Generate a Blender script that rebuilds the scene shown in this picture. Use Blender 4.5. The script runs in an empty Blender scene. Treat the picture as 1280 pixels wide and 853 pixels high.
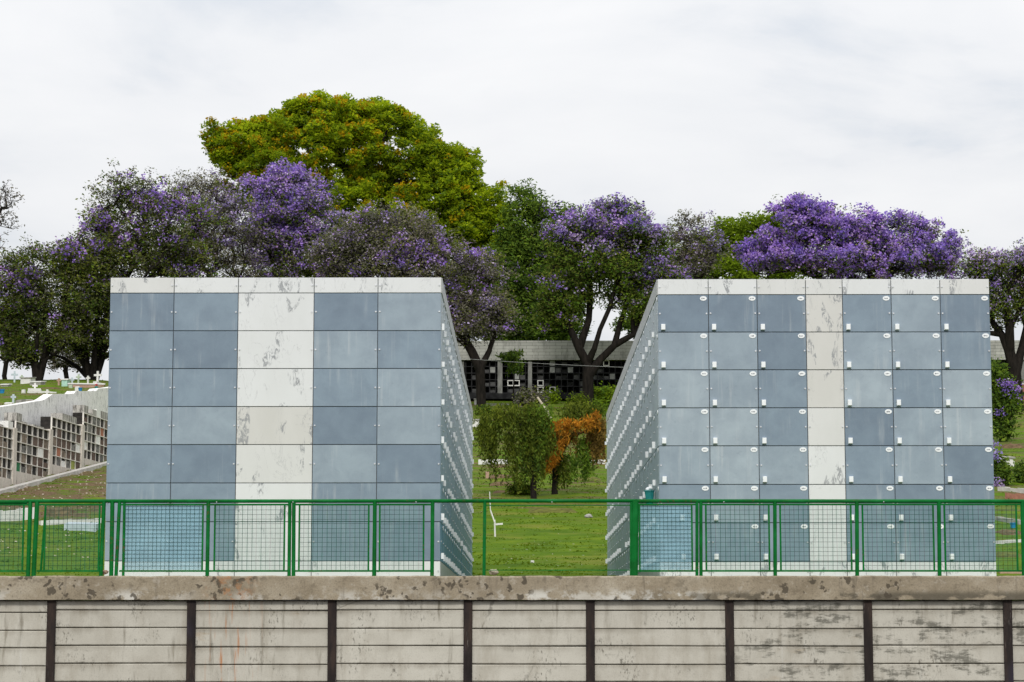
import bpy, math, random
import numpy as np
from mathutils import Vector, Matrix, noise as mnoise

R = random.Random(7)
RNG = np.random.default_rng(11)
scene = bpy.context.scene
COL = scene.collection
PI = math.pi

# ------------------------------------------------------------------ camera
F = 2895.0
EYE = 1.6
PITCH = math.atan(364.5 / F)
YAW = math.atan(15.0 / F)
cam_d = bpy.data.cameras.new("camera")
cam = bpy.data.objects.new("camera", cam_d)
COL.objects.link(cam)
cam.location = (0, 0, EYE)
cam.rotation_euler = (PI / 2 + PITCH, 0, YAW)
cam_d.sensor_width = 36.0
cam_d.lens = 36.0 * F / 1280.0
cam_d.clip_start = 0.5
cam_d.clip_end = 8000
scene.camera = cam
ROT = cam.rotation_euler.to_matrix()


def ray(px, py):
    return ROT @ Vector(((px - 640) / F, -(py - 426.5) / F, -1.0))


def at(px, py, Y):
    d = ray(px, py)
    t = Y / d.y
    return Vector((d.x * t, Y, EYE + d.z * t))


# ------------------------------------------------------------------ terrain heights
def sstep(a, b, t):
    t = min(1.0, max(0.0, (t - a) / (b - a)))
    return t * t * (3 - 2 * t)


DS = 1.067           # depth scale of the survey
LP0 = at(0, 607, 97.0).to_2d()
LP1 = at(132, 590, 113.0).to_2d()
LD = (LP1 - LP0).normalized()
LN = Vector((-LD.y, LD.x))          # points left (uphill side)


def H(x, y):
    """height of the cemetery ground: level strip behind the wall, then an even slope, a crest, and a terrace on the left"""
    v = y / DS
    if v < 58:
        z = 1.78 + 0.34 * sstep(36, 58, v)
    else:
        z = 2.12 + 0.139 * (v - 58) - 0.139 * 4 * (1 - math.exp(-(v - 58) / 4.0))
    if v > 172:
        z0 = 2.12 + 0.139 * 110
        z = z0 + 0.139 * 12 * (1 - math.exp(-(v - 172) / 12.0))
    s = (x - LP0.x) * LN.x + (y - LP0.y) * LN.y
    t = (x - LP0.x) * LD.x + (y - LP0.y) * LD.y
    w = 0.35 + max(0.0, t - 36) * 0.5
    k = sstep(1.25, 1.25 + w, s) * sstep(-40, -14, t)
    xx = x - 0.0031 * y
    if k > 0:
        zl = max(z + 0.6, 10.95 + 0.124 * (v - 104))
        zl = min(zl, 16.65 + 0.02 * (v - 150)) if v > 150 else zl
        k = k * (1.0 if xx < -14 else max(0.0, min(1.0, (-4 - xx) / 10)))
        z = z * (1 - k) + zl * k
    z += 0.0152 * min(y, 230.0)
    if y > 230:
        z = z - 16 * sstep(230, 540, y)
    return z


def ground_hit(px, py, y0=64.0, y1=187.0):
    """first point where the pixel ray meets the terrain"""
    y = y0
    prev = None
    while y < y1:
        p = at(px, py, y)
        dz = p.z - H(p.x, p.y)
        if dz <= 0:
            return Vector((p.x, p.y, H(p.x, p.y)))
        y += 0.2
    p = at(px, py, y1)
    return Vector((p.x, p.y, H(p.x, p.y)))


# ------------------------------------------------------------------ object helpers
def tag(o, label=None, cat=None, group=None, kind=None):
    if label: o["label"] = label
    if cat: o["category"] = cat
    if group: o["group"] = group
    if kind: o["kind"] = kind
    return o


def empty(name, loc, label, cat, group=None):
    o = bpy.data.objects.new(name, None)
    o.empty_display_size = 0.3
    COL.objects.link(o)
    o.location = loc
    return tag(o, label, cat, group, "thing")


def wloc(o):
    v = Vector((0, 0, 0))
    while o is not None:
        v += o.location
        o = o.parent
    return v


class MB:
    def __init__(self):
        self.v = []; self.f = []; self.mi = []

    def box(self, x0, x1, y0, y1, z0, z1, m=0, ch=0.0):
        if ch > 0:
            return self.cbox(x0, x1, y0, y1, z0, z1, ch, m)
        n = len(self.v)
        self.v += [(x0, y0, z0), (x1, y0, z0), (x1, y1, z0), (x0, y1, z0), (x0, y0, z1), (x1, y0, z1), (x1, y1, z1), (x0, y1, z1)]
        for q in ((0, 3, 2, 1), (4, 5, 6, 7), (0, 1, 5, 4), (1, 2, 6, 5), (2, 3, 7, 6), (3, 0, 4, 7)):
            self.f.append(tuple(n + i for i in q)); self.mi.append(m)

    def cbox(self, x0, x1, y0, y1, z0, z1, c, m=0):
        """box with its front (low y) edges chamfered"""
        n = len(self.v)
        self.v += [(x0 + c, y0, z0 + c), (x1 - c, y0, z0 + c), (x1 - c, y0, z1 - c), (x0 + c, y0, z1 - c),
                   (x0, y0 + c, z0), (x1, y0 + c, z0), (x1, y0 + c, z1), (x0, y0 + c, z1),
                   (x0, y1, z0), (x1, y1, z0), (x1, y1, z1), (x0, y1, z1)]
        for q in ((0, 1, 2, 3), (4, 5, 1, 0), (5, 6, 2, 1), (6, 7, 3, 2), (7, 4, 0, 3),
                  (8, 9, 5, 4), (9, 10, 6, 5), (10, 11, 7, 6), (11, 8, 4, 7), (9, 8, 11, 10)):
            self.f.append(tuple(n + i for i in q)); self.mi.append(m)

    def obox(self, c, ax, ay, az, m=0):
        """oriented box: centre and three half axis vectors"""
        n = len(self.v)
        c = Vector(c); ax = Vector(ax); ay = Vector(ay); az = Vector(az)
        for sz in (-1, 1):
            for sx, sy in ((-1, -1), (1, -1), (1, 1), (-1, 1)):
                self.v.append(tuple(c + ax * sx + ay * sy + az * sz))
        for q in ((0, 3, 2, 1), (4, 5, 6, 7), (0, 1, 5, 4), (1, 2, 6, 5), (2, 3, 7, 6), (3, 0, 4, 7)):
            self.f.append(tuple(n + i for i in q)); self.mi.append(m)

    def tube(self, a, b, ra, rb=None, k=8, m=0, caps=True):
        rb = ra if rb is None else rb
        a = Vector(a); b = Vector(b)
        d = (b - a)
        if d.length < 1e-6: return
        d.normalize()
        u = d.orthogonal().normalized(); w = d.cross(u)
        n = len(self.v)
        for p, r in ((a, ra), (b, rb)):
            for i in range(k):
                t = 2 * PI * i / k
                self.v.append(tuple(p + u * (r * math.cos(t)) + w * (r * math.sin(t))))
        for i in range(k):
            j = (i + 1) % k
            self.f.append((n + i, n + j, n + k + j, n + k + i)); self.mi.append(m)
        if caps:
            self.f.append(tuple(n + i for i in reversed(range(k)))); self.mi.append(m)
            self.f.append(tuple(n + k + i for i in range(k))); self.mi.append(m)

    def poly(self, pts, m=0):
        n = len(self.v)
        self.v += [tuple(p) for p in pts]
        self.f.append(tuple(range(n, n + len(pts)))); self.mi.append(m)

    def disc(self, c, rx, rz, t, k=16, m=0):
        """thin elliptical plate facing -y, front at c.y"""
        n = len(self.v)
        for yy in (c[1], c[1] + t):
            for i in range(k):
                a = 2 * PI * i / k
                self.v.append((c[0] + rx * math.cos(a), yy, c[2] + rz * math.sin(a)))
        self.f.append(tuple(n + i for i in range(k))); self.mi.append(m)
        for i in range(k):
            j = (i + 1) % k
            self.f.append((n + j, n + i, n + k + i, n + k + j)); self.mi.append(m)

    def ball(self, c, r, sx=1, sy=1, sz=1, k=8, m=0):
        n = len(self.v)
        rows = 5
        for i in range(1, rows):
            t = PI * i / rows
            for j in range(k):
                a = 2 * PI * j / k
                self.v.append((c[0] + r * sx * math.sin(t) * math.cos(a), c[1] + r * sy * math.sin(t) * math.sin(a), c[2] + r * sz * math.cos(t)))
        top = len(self.v); self.v.append((c[0], c[1], c[2] + r * sz))
        bot = len(self.v); self.v.append((c[0], c[1], c[2] - r * sz))
        for i in range(rows - 2):
            for j in range(k):
                q = (j + 1) % k
                self.f.append((n + i * k + j, n + (i + 1) * k + j, n + (i + 1) * k + q, n + i * k + q)); self.mi.append(m)
        for j in range(k):
            q = (j + 1) % k
            self.f.append((top, n + j, n + q)); self.mi.append(m)
            b = n + (rows - 2) * k
            self.f.append((bot, b + q, b + j)); self.mi.append(m)

    def build(self, name, mats, parent=None, smooth=False):
        if not isinstance(mats, (list, tuple)): mats = [mats]
        off = wloc(parent) if parent is not None else Vector((0, 0, 0))
        v = np.array(self.v, dtype=np.float64).reshape(-1, 3) - np.array(off)
        me = bpy.data.meshes.new(name)
        me.from_pydata(v.tolist(), [], self.f)
        for m in mats: me.materials.append(m)
        me.polygons.foreach_set("material_index", self.mi)
        if smooth:
            me.polygons.foreach_set("use_smooth", [True] * len(self.f))
        me.update()
        o = bpy.data.objects.new(name, me)
        COL.objects.link(o)
        if parent is not None: o.parent = parent
        return o


def quads_object(name, verts, mats, parent=None, per=4, mi=None):
    """verts (n, per, 3) world array of separate small polygons -> one mesh object"""
    off = np.array(wloc(parent)) if parent is not None else np.zeros(3)
    n = len(verts)
    v = (verts.reshape(-1, 3) - off).astype(np.float32)
    me = bpy.data.meshes.new(name)
    me.vertices.add(n * per)
    me.vertices.foreach_set("co", v.ravel())
    me.loops.add(n * per)
    me.loops.foreach_set("vertex_index", np.arange(n * per, dtype=np.int32))
    me.polygons.add(n)
    me.polygons.foreach_set("loop_start", np.arange(0, n * per, per, dtype=np.int32))
    if not isinstance(mats, (list, tuple)): mats = [mats]
    for m in mats: me.materials.append(m)
    if mi is not None:
        me.polygons.foreach_set("material_index", mi.astype(np.int32))
    me.update(calc_edges=True)
    me.validate()
    o = bpy.data.objects.new(name, me)
    COL.objects.link(o)
    if parent is not None: o.parent = parent
    return o


# ------------------------------------------------------------------ materials
class NT:
    def __init__(self, name):
        self.m = bpy.data.materials.new(name)
        self.m.use_nodes = True
        self.t = self.m.node_tree
        self.t.nodes.clear()
        self.out = self.t.nodes.new("ShaderNodeOutputMaterial")
        self.co = None

    def n(self, typ, **kw):
        nd = self.t.nodes.new(typ)
        for k, v in kw.items():
            setattr(nd, k, v)
        return nd

    def l(self, a, b):
        self.t.links.new(a, b)

    def coord(self):
        if self.co is None:
            self.co = self.n("ShaderNodeTexCoord").outputs["Object"]
        return self.co

    def mapped(self, scale=(1, 1, 1), loc=(0, 0, 0), rot=(0, 0, 0)):
        mp = self.n("ShaderNodeMapping")
        mp.inputs["Scale"].default_value = scale
        mp.inputs["Location"].default_value = loc
        mp.inputs["Rotation"].default_value = rot
        self.l(self.coord(), mp.inputs["Vector"])
        return mp.outputs["Vector"]

    def noise(self, scale=1.0, detail=5, rough=0.55, stretch=(1, 1, 1), loc=(0, 0, 0), dist=0.0, rot=(0, 0, 0)):
        nd = self.n("ShaderNodeTexNoise")
        nd.inputs["Scale"].default_value = scale
        nd.inputs["Detail"].default_value = detail
        nd.inputs["Roughness"].default_value = rough
        nd.inputs["Distortion"].default_value = dist
        self.l(self.mapped(stretch, loc, rot), nd.inputs["Vector"])
        return nd.outputs["Fac"]

    def ramp(self, fac, stops, interp="LINEAR"):
        r = self.n("ShaderNodeValToRGB")
        cr = r.color_ramp
        cr.interpolation = interp
        while len(cr.elements) < len(stops): cr.elements.new(0.5)
        for e, (p, c) in zip(cr.elements, stops):
            e.position = p
            if not hasattr(c, "__len__"): c = (c, c, c)
            e.color = (c[0], c[1], c[2], 1)
        self.l(fac, r.inputs["Fac"])
        return r.outputs["Color"]

    def mix(self, fac, a, b, blend="MIX"):
        x = self.n("ShaderNodeMix", data_type="RGBA", blend_type=blend)
        for sock, val in ((0, fac), (6, a), (7, b)):
            if isinstance(val, (int, float)):
                x.inputs[sock].default_value = val
            elif hasattr(val, "__len__"):
                x.inputs[sock].default_value = (val[0], val[1], val[2], 1)
            else:
                self.l(val, x.inputs[sock])
        return x.outputs[2]

    def math(self, op, a, b=None, clamp=False):
        x = self.n("ShaderNodeMath", operation=op, use_clamp=clamp)
        for i, v in enumerate((a, b)):
            if v is None: continue
            if isinstance(v, (int, float)): x.inputs[i].default_value = v
            else: self.l(v, x.inputs[i])
        return x.outputs[0]

    def xyz(self):
        s = self.n("ShaderNodeSeparateXYZ")
        self.l(self.coord(), s.inputs[0])
        return s.outputs

    def maprange(self, v, a, b, c=0.0, d=1.0):
        x = self.n("ShaderNodeMapRange", interpolation_type="SMOOTHSTEP")
        x.inputs[1].default_value = a; x.inputs[2].default_value = b
        x.inputs[3].default_value = c; x.inputs[4].default_value = d
        self.l(v, x.inputs[0])
        return x.outputs[0]

    def principled(self, color, rough=0.8, spec=0.3, bump=None, bstr=0.3, bdist=0.01, metal=0.0, alpha=None):
        p = self.n("ShaderNodeBsdfPrincipled")
        if hasattr(color, "__len__"): p.inputs["Base Color"].default_value = (color[0], color[1], color[2], 1)
        else: self.l(color, p.inputs["Base Color"])
        if isinstance(rough, (int, float)): p.inputs["Roughness"].default_value = rough
        else: self.l(rough, p.inputs["Roughness"])
        p.inputs["Specular IOR Level"].default_value = spec
        p.inputs["Metallic"].default_value = metal
        if bump is not None:
            b = self.n("ShaderNodeBump")
            b.inputs["Strength"].default_value = bstr
            b.inputs["Distance"].default_value = bdist
            self.l(bump, b.inputs["Height"])
            self.l(b.outputs[0], p.inputs["Normal"])
        self.l(p.outputs[0], self.out.inputs["Surface"])
        return p


def simple(name, c1, c2=None, scale=6, rough=0.7, spec=0.3, bump=0.0, stretch=(1, 1, 1), metal=0.0, lo=0.35, hi=0.65):
    t = NT(name)
    c2 = c2 or tuple(x * 0.75 for x in c1)
    nz = t.noise(scale, 6, 0.6, stretch)
    col = t.ramp(nz, [(lo, c2), (hi, c1)])
    t.principled(col, rough, spec, nz if bump else None, bump, 0.01, metal)
    return t.m


def m_plank():
    t = NT("weathered_concrete_plank")
    base = t.ramp(t.noise(2.2, 8, 0.62), [(0.3, (0.375, 0.35, 0.29)), (0.5, (0.49, 0.465, 0.395)), (0.72, (0.585, 0.56, 0.485))])
    info = t.n("ShaderNodeObjectInfo")
    base = t.mix(0.5, base, t.ramp(info.outputs["Random"], [(0, (0.43, 0.405, 0.345)), (1, (0.54, 0.515, 0.445))]))
    # fine grain
    gr = t.noise(60, 4, 0.7)
    base = t.mix(t.math("MULTIPLY", t.maprange(gr, 0.52, 0.72), 0.45), base, (0.25, 0.235, 0.205))
    # vertical drips
    dr = t.noise(1.0, 5, 0.6, (7, 1, 0.9))
    mask = t.noise(0.7, 3, 0.5, (1, 1, 1.4), (3, 0, 5))
    dm = t.math("MULTIPLY", t.maprange(dr, 0.55, 0.72), t.maprange(mask, 0.40, 0.58))
    base = t.mix(t.math("MULTIPLY", dm, 0.85), base, (0.14, 0.12, 0.085))
    # pale lime runs
    pl = t.noise(1.0, 4, 0.6, (11, 1, 0.5), (9, 0, 2))
    base = t.mix(t.math("MULTIPLY", t.maprange(pl, 0.6, 0.75), 0.45), base, (0.56, 0.55, 0.51))
    # scabby pitting clusters
    pit = t.noise(26, 5, 0.7, (1, 1, 0.5))
    pm = t.noise(1.6, 4, 0.6, (1, 1, 1), (17, 0, 4))
    base = t.mix(t.math("MULTIPLY", t.math("MULTIPLY", t.maprange(pit, 0.53, 0.62), t.maprange(pm, 0.5, 0.64)), 0.8), base, (0.11, 0.10, 0.08))
    wr2 = t.noise(1.0, 6, 0.7, (2.2, 1, 0.6), (13, 0, 6))
    base = t.mix(t.math("MULTIPLY", t.maprange(wr2, 0.47, 0.66), 0.4), base, (0.30, 0.265, 0.205))
    ah = t.n("ShaderNodeAttribute"); ah.attribute_name = "height_on_plank"
    hn = t.noise(1.0, 6, 0.7, (4.5, 1, 1.0), (23, 0, 1))
    hm = t.noise(0.9, 3, 0.5, (1, 1, 1), (5, 0, 12))
    edge_t = t.math("MULTIPLY", t.maprange(t.math("ADD", ah.outputs["Fac"], t.math("MULTIPLY", hn, 0.7)), 0.95, 1.45), t.maprange(hm, 0.38, 0.6))
    base = t.mix(t.math("MULTIPLY", edge_t, 0.6), base, (0.17, 0.145, 0.105))
    edge_b = t.math("MULTIPLY", t.maprange(ah.outputs["Fac"], 0.14, 0.0), t.maprange(hn, 0.42, 0.6))
    base = t.mix(t.math("MULTIPLY", edge_b, 0.5), base, (0.14, 0.12, 0.09))
    # hair cracks
    vo = t.n("ShaderNodeTexVoronoi", feature="DISTANCE_TO_EDGE")
    vo.inputs["Scale"].default_value = 0.9
    nz2 = t.n("ShaderNodeTexNoise"); nz2.inputs["Scale"].default_value = 3; nz2.inputs["Detail"].default_value = 6
    t.l(t.coord(), nz2.inputs["Vector"])
    wr = t.mix(0.25, t.coord(), nz2.outputs["Color"])
    t.l(wr, vo.inputs["Vector"])
    cm = t.noise(0.5, 2, 0.5, (1, 1, 1), (31, 2, 1))
    ck = t.math("MULTIPLY", t.maprange(vo.outputs["Distance"], 0.012, 0.0), t.maprange(cm, 0.60, 0.66))
    base = t.mix(t.math("MULTIPLY", ck, 0.6), base, (0.12, 0.11, 0.09))
    # rust and black mould where the photograph has them (x in wall coordinates)
    X, Y, Z = t.xyz()
    rx = t.noise(1.0, 4, 0.6, (16, 1, 1.1), (2, 0, 0))
    band = t.math("MULTIPLY", t.maprange(X, -4.75, -4.35), t.maprange(X, -3.6, -4.2))
    rust = t.math("MULTIPLY", t.maprange(rx, 0.54, 0.68), band)
    base = t.mix(t.math("MULTIPLY", rust, 0.85), base, (0.42, 0.17, 0.06))
    rn = t.noise(1.6, 5, 0.6, (0.6, 1, 3), (8, 0, 3))
    base = t.mix(t.math("MULTIPLY", t.maprange(rn, 0.62, 0.75), 0.4), base, (0.33, 0.21, 0.09))
    mo = t.noise(1.3, 8, 0.74, (0.8, 1, 2.6), (4, 0, 9))
    mv = t.noise(1.0, 5, 0.65, (9, 1, 1.2), (6, 0, 1))
    mo = t.math("ADD", t.math("MULTIPLY", mo, 0.8), t.math("MULTIPLY", mv, 0.2))
    mb = t.math("MULTIPLY", t.maprange(X, 2.6, 3.6), t.maprange(mo, 0.505, 0.585))
    base = t.mix(t.math("MULTIPLY", mb, 0.8), base, (0.10, 0.095, 0.075))
    t.principled(base, 0.9, 0.2, t.noise(30, 6, 0.7), 0.35, 0.006)
    return t.m


def m_coping():
    t = NT("stained_concrete_coping")
    base = t.ramp(t.noise(1.3, 8, 0.65), [(0.3, (0.21, 0.17, 0.115)), (0.52, (0.315, 0.265, 0.19)), (0.75, (0.42, 0.37, 0.285))])
    X, Y, Z = t.xyz()
    gr = t.noise(40, 5, 0.7)
    base = t.mix(t.math("MULTIPLY", t.maprange(gr, 0.48, 0.66), 0.5), base, (0.15, 0.125, 0.09))
    bl = t.noise(5.5, 7, 0.75, (1, 1, 1.2), (41, 0, 0))
    base = t.mix(t.math("MULTIPLY", t.maprange(bl, 0.52, 0.66), 0.55), base, (0.14, 0.115, 0.08))
    base = t.mix(t.math("MULTIPLY", t.maprange(bl, 0.46, 0.34), 0.4), base, (0.50, 0.46, 0.39))
    # lime bloom along the lower half
    eb = t.noise(3.5, 7, 0.7, (1, 1, 1.3), (5, 0, 0))
    low = t.maprange(Z, 0.2, 0.05)
    em = t.noise(0.35, 2, 0.5, (1, 1, 1), (2.2, 0, 0))
    lx = t.math("MULTIPLY", low, t.maprange(em, 0.42, 0.56))
    lx = t.math("MULTIPLY", lx, t.maprange(X, 3.2, 2.0))
    base = t.mix(t.math("MULTIPLY", t.maprange(eb, 0.46, 0.58), lx), base, (0.58, 0.56, 0.50))
    # dark damp patches on the right lower edge
    db = t.noise(2.0, 5, 0.55, (0.8, 1, 1.8), (14, 0, 3))
    dm = t.math("MULTIPLY", t.maprange(db, 0.47, 0.53), t.maprange(Z, 0.16, 0.06))
    dm = t.math("MULTIPLY", dm, t.maprange(X, 1.0, 3.4))
    base = t.mix(t.math("MULTIPLY", dm, 0.8), base, (0.085, 0.075, 0.055))
    # round lichen blots
    vo = t.n("ShaderNodeTexVoronoi", feature="F1")
    vo.inputs["Scale"].default_value = 9.0
    nz = t.n("ShaderNodeTexNoise"); nz.inputs["Scale"].default_value = 9; nz.inputs["Detail"].default_value = 4
    t.l(t.coord(), nz.inputs["Vector"])
    mp = t.mix(0.22, t.mapped((1, 1, 0.9)), nz.outputs["Color"])
    t.l(mp, vo.inputs["Vector"])
    big = t.noise(0.9, 3, 0.5, (1, 1, 1.6), (21, 0, 0))
    sp = t.math("MULTIPLY", t.maprange(vo.outputs["Distance"], 0.40, 0.28), t.maprange(big, 0.45, 0.52))
    base = t.mix(t.math("MULTIPLY", sp, 0.85), base, (0.075, 0.062, 0.045))
    # dirty vertical runs
    dr = t.noise(1.0, 5, 0.6, (9, 1, 0.8), (1, 0, 7))
    base = t.mix(t.math("MULTIPLY", t.maprange(dr, 0.56, 0.72), 0.55), base, (0.12, 0.10, 0.075))
    rb = t.math("MULTIPLY", t.maprange(X, -4.7, -4.35), t.maprange(X, -3.7, -4.2))
    base = t.mix(t.math("MULTIPLY", t.math("MULTIPLY", rb, t.maprange(t.noise(8, 6, 0.7), 0.48, 0.6)), 0.6), base, (0.36, 0.17, 0.07))
    t.principled(base, 0.92, 0.15, t.noise(22, 7, 0.75), 0.6, 0.012)
    return t.m


def m_panel():
    """cast grey-blue panel; tone of each panel = object colour"""
    t = NT("blue_grey_panel")
    info = t.n("ShaderNodeObjectInfo")
    loc = t.n("ShaderNodeVectorMath", operation="ADD")
    t.l(t.coord(), loc.inputs[0])
    sc = t.n("ShaderNodeVectorMath", operation="SCALE"); sc.inputs["Scale"].default_value = 40
    cmb = t.n("ShaderNodeCombineXYZ")
    t.l(info.outputs["Random"], cmb.inputs[0]); t.l(info.outputs["Random"], cmb.inputs[2])
    t.l(cmb.outputs[0], sc.inputs[0]); t.l(sc.outputs[0], loc.inputs[1])
    n1 = t.n("ShaderNodeTexNoise"); n1.inputs["Scale"].default_value = 2.0; n1.inputs["Detail"].default_value = 7; n1.inputs["Roughness"].default_value = 0.62; n1.inputs["Distortion"].default_value = 0.25
    t.l(loc.outputs[0], n1.inputs["Vector"])
    n2 = t.n("ShaderNodeTexNoise"); n2.inputs["Scale"].default_value = 55; n2.inputs["Detail"].default_value = 4; n2.inputs["Roughness"].default_value = 0.7
    t.l(loc.outputs[0], n2.inputs["Vector"])
    col = t.mix(t.maprange(n1.outputs["Fac"], 0.3, 0.72), t.mix(1.0, info.outputs["Color"], (0.87, 0.88, 0.90), "MULTIPLY"), t.mix(1.0, info.outputs["Color"], (1.10, 1.10, 1.09), "MULTIPLY"))
    col = t.mix(t.math("MULTIPLY", t.maprange(n2.outputs["Fac"], 0.56, 0.75), 0.18), col, (0.55, 0.57, 0.58))
    # faint rain runs and dusty top edges
    mpd = t.n("ShaderNodeMapping"); mpd.inputs["Scale"].default_value = (9, 1, 0.5)
    t.l(loc.outputs[0], mpd.inputs["Vector"])
    n3 = t.n("ShaderNodeTexNoise"); n3.inputs["Scale"].default_value = 1.0; n3.inputs["Detail"].default_value = 5; n3.inputs["Roughness"].default_value = 0.65
    t.l(mpd.outputs[0], n3.inputs["Vector"])
    n4 = t.n("ShaderNodeTexNoise"); n4.inputs["Scale"].default_value = 0.9; n4.inputs["Detail"].default_value = 3
    t.l(loc.outputs[0], n4.inputs["Vector"])
    run = t.math("MULTIPLY", t.maprange(n3.outputs["Fac"], 0.5, 0.72), t.maprange(n4.outputs["Fac"], 0.42, 0.6))
    col = t.mix(t.math("MULTIPLY", run, 0.30), col, (0.60, 0.62, 0.62))
    n5 = t.n("ShaderNodeTexNoise"); n5.inputs["Scale"].default_value = 7; n5.inputs["Detail"].default_value = 8; n5.inputs["Roughness"].default_value = 0.75; n5.inputs["Distortion"].default_value = 1.2
    t.l(loc.outputs[0], n5.inputs["Vector"])
    col = t.mix(t.math("MULTIPLY", t.maprange(n5.outputs["Fac"], 0.56, 0.68), 0.20), col, (0.12, 0.15, 0.19))
    rg = t.maprange(n1.outputs["Fac"], 0.3, 0.7, 0.42, 0.58)
    t.principled(col, rg, 0.35, n2.outputs["Fac"], 0.08, 0.002)
    return t.m


def m_marble():
    t = NT("white_veined_stone")
    info = t.n("ShaderNodeObjectInfo")
    loc = t.n("ShaderNodeVectorMath", operation="ADD")
    t.l(t.coord(), loc.inputs[0])
    cmb = t.n("ShaderNodeCombineXYZ")
    r40 = t.math("MULTIPLY", info.outputs["Random"], 40.0)
    t.l(r40, cmb.inputs[0]); t.l(r40, cmb.inputs[1])
    t.l(cmb.outputs[0], loc.inputs[1])

    mpr = t.n("ShaderNodeMapping"); mpr.inputs["Rotation"].default_value = (0, 0.7, 0); mpr.inputs["Scale"].default_value = (1.0, 1.0, 0.42)
    t.l(loc.outputs[0], mpr.inputs["Vector"])
    loc = mpr

    def nz(scale, detail=5, rough=0.6, dist=0.0, off=0):
        n = t.n("ShaderNodeTexNoise")
        n.inputs["Scale"].default_value = scale; n.inputs["Detail"].default_value = detail
        n.inputs["Roughness"].default_value = rough; n.inputs["Distortion"].default_value = dist
        if off:
            a = t.n("ShaderNodeVectorMath", operation="ADD"); a.inputs[1].default_value = (off, off * 0.7, off * 0.3)
            t.l(loc.outputs[0], a.inputs[0]); t.l(a.outputs[0], n.inputs["Vector"])
        else:
            t.l(loc.outputs[0], n.inputs["Vector"])
        return n.outputs["Fac"]
    base = t.mix(1.0, info.outputs["Color"], t.ramp(nz(2.0, 4), [(0.3, (0.93, 0.93, 0.92)), (0.7, (1.0, 1.0, 1.0))]), "MULTIPLY")
    clump = t.maprange(nz(2.6, 3, 0.5, 1.2, 3.0), 0.57, 0.63)
    fine = t.maprange(nz(11, 7, 0.75, 2.2, 9.0), 0.47, 0.56)
    base = t.mix(t.math("MULTIPLY", t.math("MULTIPLY", clump, fine), 0.85), base, (0.24, 0.25, 0.265))
    edge = t.math("ABSOLUTE", t.math("SUBTRACT", nz(2.6, 6, 0.62, 1.6, 5.0), 0.5))
    vein = t.math("MULTIPLY", t.maprange(edge, 0.012, 0.0), t.maprange(nz(2.2, 2, 0.5, 0, 13.0), 0.47, 0.58))
    base = t.mix(t.math("MULTIPLY", vein, 0.42), base, (0.36, 0.365, 0.37))
    t.principled(base, 0.5, 0.35)
    return t.m


def m_terrain():
    t = NT("lawn_and_soil")
    X, Y, Z = t.xyz()
    n_big = t.noise(0.16, 5, 0.6)
    n_mid = t.noise(0.9, 6, 0.65, (0.6, 1.6, 1))
    n_fin = t.noise(7, 6, 0.75, (1, 1, 1))
    grass = t.ramp(n_mid, [(0.3, (0.040, 0.088, 0.002)), (0.5, (0.074, 0.138, 0.003)), (0.7, (0.125, 0.178, 0.005))])
    grass = t.mix(t.math("MULTIPLY", t.maprange(n_fin, 0.45, 0.7), 0.4), grass, (0.11, 0.155, 0.010))
    soil = t.ramp(n_fin, [(0.3, (0.065, 0.042, 0.022)), (0.55, (0.14, 0.095, 0.052)), (0.75, (0.25, 0.19, 0.12))])
    dry = t.noise(0.35, 6, 0.7, (0.7, 1.3, 1), (11, 4, 0))
    grass = t.mix(t.math("MULTIPLY", t.maprange(dry, 0.52, 0.68), 0.6), grass, (0.17, 0.165, 0.03))
    # worn rows between the graves
    rows = t.noise(0.8, 5, 0.65, (0.22, 2.4, 1), (3, 1, 0))
    sm = t.maprange(rows, 0.5, 0.58)
    sm = t.math("MULTIPLY", sm, t.maprange(Y, 81, 90))
    # trodden bank on the left
    bank = t.math("MULTIPLY", t.maprange(X, -11, -13), t.math("MULTIPLY", t.maprange(Y, 81, 85), t.maprange(Y, 113, 104)))
    bank = t.math("MULTIPLY", bank, t.maprange(t.noise(0.8, 6, 0.7, (0.8, 1.3, 1), (7, 2, 0)), 0.41, 0.53))
    sm = t.math("MAXIMUM", t.math("MULTIPLY", sm, 0.85), bank)
    col = t.mix(sm, grass, soil)
    # pale fallen petals and litter
    vo = t.n("ShaderNodeTexVoronoi", feature="F1"); vo.inputs["Scale"].default_value = 2.6
    t.l(t.coord(), vo.inputs["Vector"])
    pt = t.math("MULTIPLY", t.maprange(vo.outputs["Distance"], 0.12, 0.06), t.maprange(n_big, 0.5, 0.62))
    col = t.mix(t.math("MULTIPLY", pt, 0.6), col, (0.5, 0.46, 0.4))
    t.principled(col, 0.95, 0.1, n_fin, 0.35, 0.05)
    return t.m


def m_leaf(name, dark, mid, light, trans=0.35, clump=0.35, c_amt=0.6):
    t = NT(name)
    geo = t.n("ShaderNodeNewGeometry")
    col = t.ramp(geo.outputs["Random Per Island"], [(0.0, dark), (0.45, mid), (1.0, light)])
    cn = t.noise(clump, 3, 0.6)
    col = t.mix(t.math("MULTIPLY", t.maprange(cn, 0.35, 0.65), c_amt), t.mix(1.0, col, (0.7, 0.72, 0.8), "MULTIPLY"), t.mix(1.0, col, (1.25, 1.2, 1.0), "MULTIPLY"))
    d = t.n("ShaderNodeBsdfDiffuse"); d.inputs["Roughness"].default_value = 0.5
    tr = t.n("ShaderNodeBsdfTranslucent")
    t.l(col, d.inputs["Color"]); t.l(col, tr.inputs["Color"])
    mx = t.n("ShaderNodeMixShader"); mx.inputs[0].default_value = trans
    t.l(d.outputs[0], mx.inputs[1]); t.l(tr.outputs[0], mx.inputs[2])
    t.l(mx.outputs[0], t.out.inputs["Surface"])
    return t.m


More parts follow.
